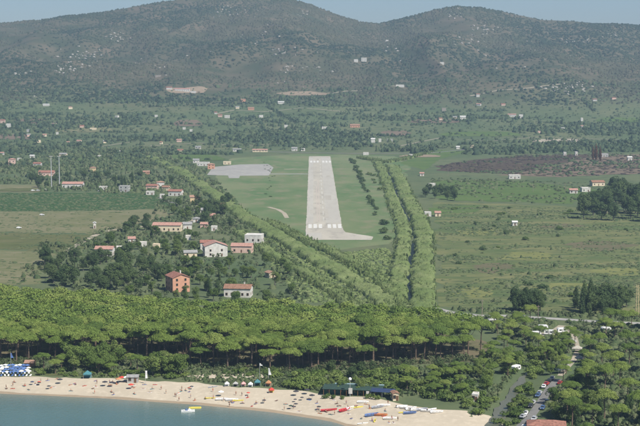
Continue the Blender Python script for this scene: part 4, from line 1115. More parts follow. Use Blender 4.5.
# far woodland of the valley
x = nr.uniform(-1000, 1050, 26000); y = 2080+1100*nr.random(26000)**1.25
dens = fbm(x/240+3, y/120, 5)+.5; k = keep(x, y, 6) & (np.abs(x) < y*.27+60) & (nr.random(len(x)) < np.clip((dens-.47)*7, .05, .9))
for q in ([(245,152),(412,152),(412,164),(245,164)], [(438,171),(440,162),(520,154),(604,152),(700,153),(700,172),(560,177)], [(395,166),(440,149),(470,150),(425,172)], [(274,91),(330,91),(330,96),(274,96)]):
    k &= ~inside(x, y, GP(q))
x, y = x[k], y[k]
stuff('valley_woodland', x, y, nr.uniform(2.6,6.2,len(x)), nr.uniform(2.4,7.5,len(x)), BUMPS[:5]+LEAFYS[:4], 'wood_leaf', 'woods and hedgerows of the far valley floor')
x = nr.uniform(-1100, 1200, 7000); y = nr.uniform(2100, 3300, 7000); k = keep(x, y, 4)
for q in ([(245,150),(412,150),(412,164),(245,164)], [(438,171),(440,162),(520,154),(604,152),(700,153),(700,172),(560,177)]): k &= ~inside(x, y, GP(q))
x, y = x[k], y[k]
stuff('valley_scrub', x, y, nr.uniform(1.5,4,len(x)), nr.uniform(1,3.2,len(x)), DOMES, 'wood_leaf', 'low scrub of the far valley floor')
# right hand plain beyond the meadow
x, y = many(GP([(430,178),(700,186),(700,206),(560,204),(440,200)]), 1800)
k = keep(x, y, 3) & (nr.random(len(x)) < .5+fbm(x/70, y/40, 3)*2); x, y = x[k], y[k]
stuff('plain_scrub', x, y, nr.uniform(1.2,3.4,len(x)), nr.uniform(.5,2.2,len(x)), BUMPS+LEAFYS[:4], 'scrub_leaf', 'scattered scrub on the green plain at right')
# charred stubble and regrowth on the burnt ground
x, y = many(GP([(440,165),(520,155),(604,153),(700,155),(700,172),(560,177),(445,171)]), 2600); k = keep(x, y, 3) & (nr.random(len(x)) < np.clip(.5+2.2*fbm(x/60, y/45, 4), .05, 1)); x, y = x[k], y[k]
stuff('charred_stubble', x, y, nr.uniform(1.6,4.4,len(x)), nr.uniform(.3,1.5,len(x)), BUMPS, foliage('char_leaf', [(.030,.025,.023),(.060,.046,.036),(.090,.084,.046)], 'tint', .1), 'charred stubble and regrowth on the burnt ground')
x, y = many(GP([(440,165),(520,155),(604,153),(640,155),(640,172),(560,177),(445,171)]), 900); k = keep(x, y, 3) & (fbm(x/45+5, y/45, 3) > .03); x, y = x[k], y[k]
stuff('regrowth', x, y, nr.uniform(1.4,3.6,len(x)), nr.uniform(.8,3.0,len(x)), BUMPS+LEAFYS[:4], 'wood_leaf', 'green regrowth breaking up the burnt ground')
# maquis on the hills
x = nr.uniform(-1650, 1650, 62000); y = nr.uniform(2950, 4560, 62000)
dens = fbm(x/190, y/260, 5)+.5; k = keep(x, y, 8) & (nr.random(len(x)) < np.clip((dens-.33)*4, .10, 1)) & (np.abs(x) < y*.30+150)
for q in ([(274,91),(330,91),(330,96),(274,96)], [(164,86),(208,86),(208,94),(164,94)]): k &= ~inside(x, y, GP(q))
x, y = x[k], y[k]
tt = np.clip(.42+3.4*fbm(x/230+8, y/300, 5)+nr.normal(0, .12, len(x)), 0, 1)
stuff('hillside_maquis', x, y, nr.uniform(2.2,5.6,len(x)), nr.uniform(1.3,4.4,len(x)), DOMES, 'maquis_leaf', 'dense dark maquis covering the hills', tint=tt)
# granite on the hillsides
X = []; Y = []
for px, py, a, b, n in ((86,58,22,12,80),(62,70,14,6,30),(118,36,12,6,40),(20,72,10,4,14),(230,12,20,8,45),(300,14,12,4,24),(486,28,14,6,60),(455,14,14,5,30),(575,40,16,4,40),(615,36,16,5,35),(470,42,16,5,24),
                       (566,88,26,9,90),(285,50,22,6,30),(300,72,34,10,40),(150,60,30,14,26),(390,45,30,14,26),(520,50,60,22,50),(250,40,60,20,30),(40,95,26,6,12)):
    for _ in range(int(n*.6)):
        p = G(px+rnd.gauss(0, .5)*a, py+rnd.gauss(0, .5)*b)
        if p is not None: X.append(p[0]); Y.append(p[1])
X = np.array(X); Y = np.array(Y)
stuff('granite_boulders', X, Y, nr.uniform(1.0,5.0,len(X)), nr.uniform(.8,3.4,len(X)), BUMPS, 'rock', 'pale granite boulders strewn over the hillsides')
# ------------------------------------------------------------------ the beach: huts, umbrellas, boats, people
mat('blue_cloth', (.10,.18,.40), .8, .2, 2); mat('white_cloth', (.78,.78,.76), .8, .1, 2); mat('teal_cloth', (.07,.21,.24), .8, .2, 2)
mat('red_cloth', (.55,.07,.05), .8, .2, 2); mat('yellow_cloth', (.70,.52,.12), .8, .2, 2); mat('orange_cloth', (.48,.24,.12), .8, .2, 2)
mat('green_cloth', (.035,.066,.052), .8, .3, 1); mat('pink_cloth', (.65,.36,.34), .8, .2, 2); mat('dark_cloth', (.05,.05,.06), .8, .2, 2)
mat('red_gel', (.50,.035,.05), .35, .15, 1, spec=.5); mat('white_gel', (.78,.78,.76), .35, .1, 1, spec=.5); mat('blue_gel', (.10,.17,.36), .35, .2, 1, spec=.5)
mat('yellow_gel', (.72,.62,.10), .35, .1, 1, spec=.5); mat('orange_gel', (.60,.22,.08), .35, .2, 1, spec=.5); mat('grey_gel', (.34,.36,.40), .35, .2, 1, spec=.5)
mat('skin', (.42,.23,.15), .6, .2, 4); mat('hair', (.03,.02,.015), .7, .2, 5); mat('lamp_globe', (.85,.85,.82), .4, .05, 3)

def umbrella_mesh(n=8, r=1.25, z0=2.0, z1=2.45):
    vs = [(0,0,z1)]; fs = []
    for k in range(n): a = 2*math.pi*k/n; vs.append((r*math.cos(a), r*math.sin(a), z0))
    for k in range(n): a = 2*math.pi*k/n; vs.append((r*math.cos(a), r*math.sin(a), z0-.16))
    for k in range(n):
        fs.append((0, 1+k, 1+(k+1) % n)); fs.append((1+k, 1+n+k, 1+n+(k+1) % n, 1+(k+1) % n))
    return MB().add(vs, fs)
UC = umbrella_mesh().mesh('canopy', 'blue_cloth'); UP = MB().tube([(0,0,-.3),(0,0,2.44)], [.035,.03], 5).mesh('pole', 'galvanised')
UK = MB().lathe([(.09,.9),(.16,1.2),(.10,2.3),(.03,2.5)], 8).mesh('canopy', 'white_cloth')      # a furled one
def umbrella(x, y, m, label, group, furled=False, s=1.0):
    o = tag(link('beach_umbrella', None, None, (x, y, float(H(x, y))+.06), rnd.uniform(0, 6)), label, 'umbrella', group); o.scale = (s,)*3
    link('pole', UP, o); paint(link('canopy', UK if furled else UC, o), m)
BED = MB().add([(-.33,-.95,.34),(.33,-.95,.34),(.33,.3,.34),(-.33,.3,.34),(.33,.95,.75),(-.33,.95,.75),(-.33,-.95,.28),(.33,-.95,.28),(.33,.3,.28),(-.33,.3,.28),(.33,.95,.69),(-.33,.95,.69)],
       [(0,1,2,3),(3,2,4,5),(9,8,7,6),(11,10,8,9),(0,6,7,1),(1,7,8,2),(2,8,10,4),(4,10,11,5),(5,11,9,3),(3,9,6,0)]).mesh('bed', 'white_cloth')
LEG = MB().box(-.03,.03,-.03,.03,-.05,.29).mesh('leg', 'galvanised')
def sunbed(x, y, rz, m, label, group):
    o = tag(link('sunbed', None, None, (x, y, float(H(x, y))+.06), rz), label, 'sunbed', group)
    paint(link('bed', BED, o), m)
    for a in (-.28,.28):
        for b in (-.8,.35): link('leg', LEG, o, (a, b, 0))
# the blue establishment at the left edge
for j, py in enumerate((369.5, 371.5, 373.5, 375.6)):
    for i in range(9):
        px = -2+i*3.6+(j % 2)*1.6+rnd.uniform(-.4,.4)
        if px > 29: continue
        p = G(px, py); blue = rnd.random() < .62
        umbrella(p[0], p[1], 'blue_cloth' if blue else 'white_cloth', 'open blue umbrella in the packed rows at the left edge' if blue else 'open white umbrella in the packed rows at the left edge', 'blue umbrellas at the left edge' if blue else 'white umbrellas at the left edge', s=rnd.uniform(.85,1.05))
        if j > 1: sunbed(p[0]+1.0, p[1]-1.4, rnd.uniform(-.3,.3), 'white_cloth' if rnd.random() < .6 else 'blue_cloth', 'sunbed in front of the packed umbrellas at the left edge', 'sunbeds at the left edge')
def hut(px, py, wpx, h_, d_, rm, wm, label, roof='gable', rot=0, cat='hut', name='beach_hut', front=2):
    p = G(px, py); w_ = wpx*p[1]/F
    o = tag(link(name, None, None, (p[0], p[1]+d_/2, float(H(p[0], p[1]+d_/2))), R(rot)), label, cat)
    house_mesh(o, w_, d_, h_, roof, rm, wm, .3, .35); add_windows(o, w_, d_, h_, True, front)
    BUSY.append((p[0], p[1]+d_/2, w_*.6)); return o
mat('brown_wood', (.26,.14,.07), .8, .3, 2)
hut(29, 369, 9, 2.6, 5, 'orange_roof', 'brown_wood', 'brown wooden beach bar behind the blue umbrellas')
hut(132.5, 383.2, 11, 2.5, 4, 'grey_roof', 'grey_wall', 'pale grey beach cabin in the middle of the left beach', 'gable')
hut(395, 401, 6, 3.0, 4, 'brown_roof', 'cream_wall', 'small cream hut at the back of the beach', 'gablef', 10)
hut(476, 402, 6, 2.6, 4, 'white_roof', 'white_wall', 'white kiosk with green awning beside the river mouth', 'flat', -15, 'kiosk', 'kiosk')
# teal tent and brightly coloured stands
def tent(px, py, wpx, h_, m, label, cat='tent', m2=None):
    p = G(px, py); w_ = wpx*p[1]/F/2
    o = tag(link('beach_tent', None, None, (p[0], p[1], float(H(p[0], p[1]))+.05), rnd.uniform(-.3,.3)), label, cat)
    link('canopy', MB().add([(-w_,-w_*.8,h_*.6),(w_,-w_*.8,h_*.6),(w_,w_*.8,h_*.6),(-w_,w_*.8,h_*.6),(0,0,h_),(-w_,-w_*.8,h_*.48),(w_,-w_*.8,h_*.48),(w_,w_*.8,h_*.48),(-w_,w_*.8,h_*.48)],
        [(0,1,4),(1,2,4),(2,3,4),(3,0,4),(5,6,1,0),(6,7,2,1),(7,8,3,2),(8,5,0,3)]).mesh('canopy', m), o)
    for a in (-1, 1):
        for b in (-1, 1): link('leg', MB().tube([(a*w_*.95,b*w_*.76,-.2),(a*w_*.95,b*w_*.76,h_*.6)], [.05,.05], 5).mesh('leg', 'galvanised'), o)
    if m2: link('back_sheet', MB().box(-w_*.9,w_*.9,w_*.7,w_*.74,0,h_*.55).mesh('back_sheet', m2), o)
    BUSY.append((p[0], p[1], w_*1.3))
tent(87.5, 378.5, 8, 3.6, 'teal_cloth', 'teal tent on the sand bank behind the left beach', m2='teal_cloth')
tent(257.5, 386, 6, 3.0, 'teal_cloth', 'teal canopy in the row of beach stands', m2='teal_cloth')
tent(268.5, 386.5, 5.2, 2.8, 'orange_cloth', 'orange canopy at the right end of the row of beach stands', m2='orange_cloth')
tent(271.5, 393, 5.5, 2.4, 'red_cloth', 'red and yellow tent on the open sand', m2='yellow_cloth')
for px, py, m, lb in ((227,386.5,'white_cloth','white awning at the left end of the row of beach stands'),(235.5,386.5,'grey_wall','grey awning second in the row of beach stands'),
                      (243.5,386.5,'pink_cloth','pinkish awning in the middle of the row of beach stands'),(250.5,387,'white_cloth','white awning beside the teal canopy')):
    tent(px, py, 4.8, 2.2, m, lb, m2='dark_cloth' if 'grey' in lb else m)
for px, m, lb in ((122,'red_cloth','red and white parasol left of the grey beach cabin'),(126,'white_cloth','white parasol against the grey beach cabin'),(118.5,'orange_cloth','tawny parasol left of the red one')):
    p = G(px, 382.5 if m != 'orange_cloth' else 384); umbrella(p[0], p[1], m, lb, None, s=1.15)
for px, py, m, lb in ((221,396.5,'white_cloth','white parasol above pale boats near the waterline'),(20+92,387,'dark_cloth','dark parasol on the left beach'),(105,386.5,'dark_cloth','second dark parasol on the left beach'),
                      (131,389.2,'red_cloth','red parasol on the sand below the grey cabin'),(60,384,'dark_cloth','dark green parasol near the blue umbrellas'),
                      (296,396,'dark_cloth','dark parasol on the middle beach'),(307,394.5,'dark_cloth','dark parasol below the scrub'),(312,400,'dark_cloth','dark parasol nearer the sea, middle beach')):
    p = G(px, py); umbrella(p[0], p[1], m, lb, None)
# flags, masts, lamp
def flag(px, py, top, m, label, sail=False, part=.56):
    p = G(px, py); h = (py-top)*p[1]/F
    o = tag(link('banner_flag', None, None, tuple(p)), label, 'flag')
    link('pole', MB().tube([(0,0,-.3),(0,0,h)], [.07,.05], 6).mesh('pole', 'galvanised'), o)
    ww = .9 if not sail else 1.3
    f = MB(); n = 5
    vs = []
    for k in range(n+1):
        z = h*(.98-part+part*k/n); q = ww*(1-(.7*k/n if sail else .15*k/n)); vs += [(.06, 0, z), (q, .12*math.sin(k*1.3), z)]
    vs += [(a, b+.03, c) for a, b, c in vs]; m_ = 2*(n+1); fs = []
    for k in range(n): fs += [(2*k,2*k+1,2*k+3,2*k+2), (m_+2*k+2,m_+2*k+3,m_+2*k+1,m_+2*k), (2*k+1,m_+2*k+1,m_+2*k+3,2*k+3)]
    link('flag_cloth', f.add(vs, fs).mesh('flag_cloth', m), o)
flag(145.5, 384, 370, 'white_cloth', 'tall white banner flag on the left beach')
flag(268.5, 380, 367.5, 'white_cloth', 'white upright sail behind the orange canopy', True)
flag(259.7, 381, 362.5, 'white_cloth', 'slim mast with pennant behind the teal canopy', True, .12)
flag(11, 372, 352, 'blue_cloth', 'tall thin flagpole behind the blue umbrellas', True, .25)
p = G(350, 397); o = tag(link('globe_lamp', None, None, tuple(p)), 'white globe lamp on a post above the green beach bar', 'lamp')
link('pole', MB().tube([(0,0,-.3),(0,0,7)], [.1,.07], 6).mesh('pole', 'galvanised'), o)
link('globe', MB().lathe([(.1,6.95),(.5,7.15),(.72,7.6),(.5,8.05),(.1,8.25)], 10).mesh('globe', 'lamp_globe', True), o)
# green beach bar with a pale blue roof edge
p = G(353, 397.2); wd = 60*p[1]/F; o = tag(link('beach_bar', None, None, (p[0], p[1]+4, float(H(p[0], p[1]+4))), R(-9)), 'long low green beach bar with pale blue roof edge', 'beach bar')
mat('pale_blue', (.40,.55,.62), .6, .15, 1); mat('green_paint', (.025,.10,.075), .7, .3, 1)
link('wall', MB().box(-wd/2,wd/2,0,4,-1.5,2.6).mesh('wall', 'green_paint'), o)
link('roof', MB().add([(-wd/2-.4,-2.6,2.5),(wd/2+.4,-2.6,2.5),(wd/2+.4,4.4,3.3),(-wd/2-.4,4.4,3.3),(-wd/2-.4,-2.6,2.62),(wd/2+.4,-2.6,2.62),(wd/2+.4,4.4,3.42),(-wd/2-.4,4.4,3.42)],
     [(3,2,1,0),(4,5,6,7),(0,1,5,4),(1,2,6,5),(2,3,7,6),(3,0,4,7)]).mesh('roof', 'green_cloth'), o)
link('roof_edge', MB().box(-wd/2+4,wd/2+.45,4.3,4.6,3.15,3.7).mesh('roof_edge', 'pale_blue'), o)
for k in range(11):
    x = -wd/2+.2+k*(wd-.4)/10; link('post', MB().box(x-.08,x+.08,-2.5,-2.34,-1,2.5).mesh('post', 'brown_wood'), o)
for k in range(8):
    x = -wd/2+1.6+k*(wd-3)/7.5; link('window', WIN, o, (x, -.02, .9))
link('sign_board', MB().box(-1.4,.2,-2.9,-2.7,1.0,3.4).mesh('sign_board', 'white_wall'), o)
link('sign_board', MB().box(6.0,7.2,-2.9,-2.7,1.2,2.3).mesh('sign_board', 'white_wall'), o)
BUSY.append((p[0], p[1]+3, 4))
for px, py, s_ in ((326,398.5,.9),(333,398.8,.8),(368,398.8,.9),(376,399.5,1.0),(342,399.2,.6)):
    q = G(px, py); shrub('broad_leaf', q[0], q[1], s_, 'bush against the front of the green beach bar', 'bushes before the green beach bar', 1.3)
for px, py in ((330,391),(342,392),(362,392.5),(374,393)):
    q = G(px, py); tree('light', q[0], q[1], rnd.uniform(.55,.75), 'light tree rising behind the green beach bar', 'light trees behind the green beach bar')
# dark blue awning further right
p = G(383, 398); o = tag(link('beach_awning', None, None, (p[0], p[1]+2, float(H(p[0], p[1]+2))), R(-14)), 'dark blue awning right of the green beach bar', 'awning')
mat('navy_cloth', (.03,.05,.11), .8, .2, 1)
link('canopy', MB().add([(-5,-2,2.3),(5,-2,2.3),(5,2,3),(-5,2,3),(-5,-2,2.4),(5,-2,2.4),(5,2,3.1),(-5,2,3.1)], [(3,2,1,0),(4,5,6,7),(0,1,5,4),(1,2,6,5),(2,3,7,6),(3,0,4,7)]).mesh('canopy', 'navy_cloth'), o)
for a in (-4.8, 0, 4.8):
    for b in (-1.8, 1.8): link('post', MB().tube([(a,b,-.5),(a,b,2.6+b*.17)], [.06,.06], 5).mesh('post', 'galvanised'), o)

# boats
def hull_mesh(L, Bm, Dp, m, sheer=.25):
    vs = []; fs = []; n = 9
    for i in range(n):
        t = i/(n-1); x = -L/2+L*t; wv = Bm/2*(math.sin(math.pi*min(1, .22+.78*t))**.6 if t < 1 else 0); wv = max(wv, .03)
        zt = Dp+sheer*max(0, t-.5)**2*4*.5; kz = .0+.35*Dp*max(0, t-.75)*4
        vs += [(x,-wv,zt),(x,-wv*.7,kz+.18*Dp),(x,0,kz),(x,wv*.7,kz+.18*Dp),(x,wv,zt),(x,wv*.86,zt),(x,wv*.6,kz+.3*Dp),(x,-wv*.6,kz+.3*Dp),(x,-wv*.86,zt)]
    for i in range(n-1):
        for k in range(9): fs.append((i*9+k, (i+1)*9+k, (i+1)*9+(k+1) % 9, i*9+(k+1) % 9))
    fs += [tuple(range(9)), tuple((n-1)*9+k for k in range(9))[::-1]]
    return MB().add(vs, fs).mesh('hull', m, False)
HULLS = {'boat': hull_mesh(5.2, 1.9, .8, 'white_gel'), 'kayak': hull_mesh(4.4, .8, .36, 'red_gel', .2), 'canoe': hull_mesh(6.8, 1.7, .7, 'red_gel', .4)}
THW = MB().box(-.16,.16,-.74,.74,.48,.54).mesh('thwart', 'brown_wood'); MOT = MB().box(-.22,.2,-.18,.18,.7,1.15).box(-.1,.1,-.08,.08,-.05,.7).mesh('outboard_motor', 'dark_cloth')
KS = MB().box(-.25,.25,-.22,.22,.16,.22).box(-.28,-.22,-.22,.22,.22,.5).mesh('seat', 'dark_cloth')
def boat(kind, px, py, deg, m, label, group=None, s=1.0, on_sea=False, motor=False):
    p = onz(px, py, SEA) if on_sea else G(px, py)
    o = tag(link('kayak' if kind == 'kayak' else 'rowing_boat', None, None, (p[0], p[1], p[2]+(-.12 if on_sea else .05)), R(deg)), label, 'kayak' if kind == 'kayak' else 'boat', group); o.scale = (s,)*3
    paint(link('hull', HULLS[kind], o), m)
    if kind == 'kayak': link('seat', KS, o)
    else:
        for x in (-1.2, .1, 1.1): link('thwart', THW, o, (x, 0, 0))
        if motor: link('outboard_motor', MOT, o, (-2.75, 0, 0))
boat('canoe', 329, 411, 14, 'red_gel', 'long red boat pulled up near the waterline')
boat('boat', 345, 411, 42, 'red_gel', 'red boat right of the long red one', s=1.1)
boat('boat', 351, 409.5, 60, 'white_gel', 'white boat touching the shorter red boat')
boat('kayak', 357, 408, 20, 'yellow_gel', 'pale yellow board beside the white boat', s=1.2)
boat('boat', 372, 416, 30, 'blue_gel', 'blue boat lying on the sand at bottom centre', s=1.15)
boat('boat', 381, 416, -5, 'orange_gel', 'tawny boat right of the blue boat')
boat('boat', 378, 408, 24, 'grey_gel', 'grey boat above the blue boat')
boat('boat', 384, 406.5, 10, 'white_gel', 'white boat above the blue boat')
boat('boat', 363, 403, 5, 'white_gel', 'white board boat in front of the green beach bar', s=.9)
for i, (px, py, deg, m) in enumerate(((402,407.5,20,'white_gel'),(407,409,-10,'white_gel'),(411.5,409.5,35,'white_gel'),(417,411,8,'white_gel'),(422,410.5,28,'grey_gel'),(427,412,-12,'white_gel'),(432,411,40,'white_gel'),(437,413,12,'white_gel'))):
    boat('boat', px, py, deg, m, 'beached boat in the row below the dark bushes', 'row of beached boats', motor=i % 3 == 0, s=rnd.uniform(.85,1.1))
boat('boat', 410, 414, 10, 'blue_gel', 'pale blue boat in front of the row of beached boats')
boat('kayak', 404, 413, 15, 'yellow_gel', 'yellow kayak left of the pale blue boat')
boat('boat', 390, 419.5, 4, 'white_gel', 'white boat with people at the bottom of the beach')
boat('kayak', 375, 421, 80, 'yellow_gel', 'yellow kayak at the bottom of the beach')
boat('kayak', 363, 424, 20, 'white_gel', 'white kayak at the bottom of the beach')
boat('boat', 222, 400.3, 8, 'white_gel', 'left white boat near the waterline, middle beach'); boat('boat', 232, 400.8, 8, 'white_gel', 'right white boat near the waterline, middle beach')
boat('kayak', 238, 401.2, 6, 'yellow_gel', 'pale yellow kayak right of the two white boats', s=1.1)
boat('kayak', 213, 387.5, 30, 'grey_gel', 'grey board leaning by the row of beach stands'); boat('kayak', 210, 398.7, 5, 'yellow_gel', 'tan kayak left of the two white boats')
# pedal boat and yellow float on the sea
p = onz(188, 411.8, SEA); o = tag(link('pedal_boat', None, None, (p[0], p[1], SEA-.12), R(6)), 'white pedal boat floating off the beach', 'pedal boat'); o.scale = (1.25,)*3
FL = hull_mesh(4.4, .75, .55, 'white_gel')
for s in (-.75, .75): link('float', FL, o, (0, s, 0))
link('deck', MB().box(-1.3,1.1,-.85,.85,.56,.66).mesh('deck', 'white_gel'), o)
for s in (-.4, .4): link('seat', MB().box(-.6,-.1,s-.28,s+.28,.66,.9).box(-.7,-.6,s-.28,s+.28,.66,1.3).mesh('seat', 'blue_gel'), o)
link('paddle_box', MB().prism([(.0,.66),(.9,.66),(.7,1.05),(.2,1.05)], -.5, .5).mesh('paddle_box', 'white_gel'), o)
p = onz(195, 408.2, SEA); o = tag(link('float_mat', None, None, (p[0], p[1], SEA-.05), R(4)), 'yellow float moored beside the pedal boat', 'float')
link('mat_body', MB().prism([(-2.4,0),(2.4,0),(2.6,.25),(2.3,.45),(-2.3,.45),(-2.6,.25)], -.8, .8).mesh('mat_body', 'yellow_gel'), o)
link('handle', MB().tube([(-2,0,.44),(-2,0,.7),(-1.6,0,.7),(-1.6,0,.44)], [.05]*4, 5).mesh('handle', 'dark_cloth'), o)

# people: one skin-grown body per pose
def body(name, J, E, rad):
    me = bpy.data.meshes.new(name); me.from_pydata(J, E, []); o = bpy.data.objects.new('tmp', me); C.objects.link(o)
    o.modifiers.new('s', 'SKIN'); o.modifiers.new('u', 'SUBSURF').levels = 1
    for v, r in zip(me.skin_vertices[0].data, rad): v.radius = (r, r)
    me.skin_vertices[0].data[0].use_root = True
    dg = bpy.context.evaluated_depsgraph_get(); out = bpy.data.meshes.new_from_object(o.evaluated_get(dg)); out.name = name
    bpy.data.objects.remove(o); out.materials.clear(); out.materials.append(MATS['skin']); return out
RADS = [.15,.13,.16,.055,.085,.10,.08,.055,.04,.035,.08,.055,.04,.035,.09,.065,.05,.045,.09,.065,.05,.045]
ED = [(0,1),(1,2),(2,3),(3,4),(4,5),(2,6),(6,7),(7,8),(8,9),(2,10),(10,11),(11,12),(12,13),(0,14),(14,15),(15,16),(16,17),(0,18),(18,19),(19,20),(20,21)]
stand = [(0,0,.95),(0,0,1.15),(0,0,1.38),(0,0,1.5),(0,-.02,1.6),(0,0,1.68),(.19,0,1.4),(.25,0,1.12),(.27,-.06,.88),(.27,-.08,.78),(-.19,0,1.4),(-.26,0,1.12),(-.28,-.08,.9),(-.28,-.1,.8),
         (.10,0,.86),(.12,-.03,.48),(.13,.02,.07),(.13,-.14,.04),(-.10,0,.86),(-.13,-.02,.48),(-.15,.06,.07),(-.15,-.1,.04)]
lie = [(0,0,.14),(0,.22,.14),(0,.45,.16),(0,.58,.17),(0,.68,.18),(0,.76,.18),(.19,.46,.13),(.30,.22,.09),(.30,0,.07),(.29,-.1,.06),(-.19,.46,.13),(-.36,.6,.08),(-.25,.8,.07),(-.16,.86,.07),
       (.10,-.1,.12),(.13,-.48,.12),(.14,-.88,.07),(.15,-.94,.16),(-.10,-.1,.12),(-.13,-.46,.22),(-.14,-.84,.07),(-.15,-.92,.14)]
sit = [(0,0,.14),(0,.06,.34),(0,.10,.58),(0,.08,.7),(0,.04,.8),(0,.06,.88),(.19,.1,.6),(.27,.0,.36),(.20,-.25,.30),(.17,-.34,.32),(-.19,.1,.6),(-.28,.16,.34),(-.30,.28,.1),(-.30,.32,.05),
       (.10,-.08,.14),(.13,-.42,.36),(.14,-.66,.06),(.14,-.8,.05),(-.10,-.08,.14),(-.13,-.46,.18),(-.14,-.86,.07),(-.14,-.94,.14)]
POSE = {}
for nm, J in (('standing', stand), ('lying', lie), ('sitting', sit)):
    h = Vector(J[5]); hp = Vector(J[0]); hb = MB().lathe([(.03,-.02),(.115,.02),(.105,.09),(.03,.13)], 8); hb.v = [(a+h.x, b+h.y+.02, c+h.z-.02) for a, b, c in hb.v]
    th = Vector(J[14]); sw = MB()
    if nm == 'lying': sw.tube([(0,.08,.14),(0,-.16,.13)], [.185,.175], 10)
    else: sw.tube([(0,hp.y+.02,hp.z+.1),(0,hp.y-.02,hp.z-.12)], [.185,.19], 10)
    POSE[nm] = (body('person_'+nm, J, ED, RADS), hb.mesh('hair', 'hair'), sw.mesh('swimwear', 'dark_cloth'))
TOWEL = MB().box(-.45,.45,-1.0,1.0,-.02,.03).mesh('towel', 'blue_cloth')
def person(px, py, pose, m, label, group):
    p = G(px, py) if py < 1e3 else None; bm_, hm, sm = POSE[pose]
    o = tag(link('person', bm_, None, (p[0], p[1], p[2]+.07), rnd.uniform(0, 6.28)), label, 'person', group)
    link('hair', hm, o); paint(link('swimwear', sm, o), m)
    if pose != 'standing':
        t = link('beach_towel', TOWEL, None, (p[0], p[1]-.1, p[2]+.065), o.rotation_euler.z); paint(t, rnd.choice(['blue_cloth','red_cloth','dark_cloth','teal_cloth','orange_cloth','white_cloth']))
        tag(t, 'towel spread under a sunbather on the sand', 'towel', 'towels on the beach')
bx_ = np.array([0,60,100,150,200,230,270,300,330,360,400,440]); b0 = np.array([379,379,381,384,387,390,393,396,399,402,411,414]); b1 = np.array([391,392,395,398,402,405,409,414,419,423,424,424])
CL = ['dark_cloth','blue_cloth','red_cloth','dark_cloth','teal_cloth']
for i in range(100):
    px = rnd.uniform(4, 395); f = rnd.random(); py = float(np.interp(px, bx_, b0)*(1-f)+np.interp(px, bx_, b1)*f)
    ps = rnd.choice(['standing','lying','sitting','lying','sitting'])
    third = 'left' if px < 140 else ('middle' if px < 290 else 'right')
    person(px, py, ps, CL[i % 5], {'standing':'person in swimwear standing on the %s beach','lying':'sunbather lying on a towel on the %s beach','sitting':'person sitting on the sand of the %s beach'}[ps] % third, {'standing':'bathers standing','lying':'sunbathers lying','sitting':'bathers sitting'}[ps]+' on the '+third+' beach')
for px, py, lb in ((40.8,382.5,'person standing alone at the top of the left beach'),(229.5,407,'person standing at the water edge by the white boats'),(179,401,'person in dark swimwear at the water edge above the pedal boat'),
                   (398,421,'person standing beside the white boat at the bottom'),(372,421.5,'left person at the bottom of the beach'),(388,404.5,'person standing above the tawny boat')):
    person(px, py, 'standing', 'dark_cloth', lb, None)
for i in range(12):
    px = rnd.uniform(10, 390); f = rnd.uniform(.15,.9); py = float(np.interp(px, bx_, b0)*(1-f)+np.interp(px, bx_, b1)*f); p = G(px, py)
    third = 'left' if px < 140 else ('middle' if px < 290 else 'right')
    umbrella(p[0], p[1], rnd.choice(['dark_cloth','green_cloth','navy_cloth','dark_cloth','red_cloth']), 'small private parasol stuck in the sand of the %s beach' % third, 'private parasols on the %s beach' % third, s=rnd.uniform(.6,.75))

# ------------------------------------------------------------------ cars, caravans
for nm, c in (('car_white',(.75,.75,.74)),('car_silver',(.42,.43,.44)),('car_blue',(.06,.11,.22)),('car_dark',(.03,.03,.035)),('car_red',(.35,.03,.03))): mat(nm, c, .3, .05, 1, spec=.5)
mat('tyre', (.02,.02,.02), .8, .1, 3); mat('lamp_glass', (.8,.8,.75), .2, .05, 3)
def car_body():
    prof = [(-2.05,.35),(2.05,.35),(2.1,.6),(2.0,.82),(1.1,.95),(.45,1.42),(-1.2,1.45),(-1.85,.98),(-2.1,.9),(-2.12,.55)]
    mb = MB().prism(prof, -.82, .82)
    mb.v = [(x, y*(.82 if z > 1.2 else 1), z) for x, y, z in mb.v]; return mb.mesh('body', 'car_white')
CB = car_body()
_g = MB()
for s in (-1, 1): _g.add([(1.0,s*.80,.98),(.42,s*.70,1.37),(-1.15,s*.70,1.39),(-1.7,s*.80,1.0)], [(0,1,2,3)])
_g.add([(1.06,-.68,.985),(1.06,.68,.985),(.47,.6,1.42),(.47,-.6,1.42)], [(0,1,2,3)]); _g.add([(-1.8,-.66,1.04),(-1.8,.66,1.04),(-1.24,.6,1.44),(-1.24,-.6,1.44)], [(3,2,1,0)])
CG = _g.mesh('windows', 'glass'); 
CW = MB().lathe([(.3,-.1),(.32,-.06),(.32,.06),(.3,.1)], 12); CW.v = [(a, c, b) for a, b, c in CW.v]; CW = CW.mesh('wheel', 'tyre')
CL_ = MB().box(-.04,.04,-.16,.16,-.07,.07).mesh('headlight', 'lamp_glass')
def car(x, y, rz, m, label, group):
    o = tag(link('parked_car', None, None, (x, y, float(H(x, y))+.11), rz), label, 'car', group)
    paint(link('body', CB, o), m); link('window_glass', CG, o)
    for a in (-1.3, 1.3):
        for b in (-.78, .78): link('wheel', CW, o, (a, b, .32))
    for b in (-.6, .6): link('headlight', CL_, o, (2.08, b, .68))
rdp = np.array(road)[:6]; seg = np.diff(rdp, axis=0)
cl = ['car_white','car_dark','car_silver','car_blue','car_silver','car_white','car_red','car_dark','car_silver']
cn = {'car_white':'white','car_dark':'black','car_silver':'silver','car_blue':'blue','car_red':'red'}
t = 0; n = 0
L = np.hypot(seg[:,0], seg[:,1]); cum = np.concatenate([[0], np.cumsum(L)])
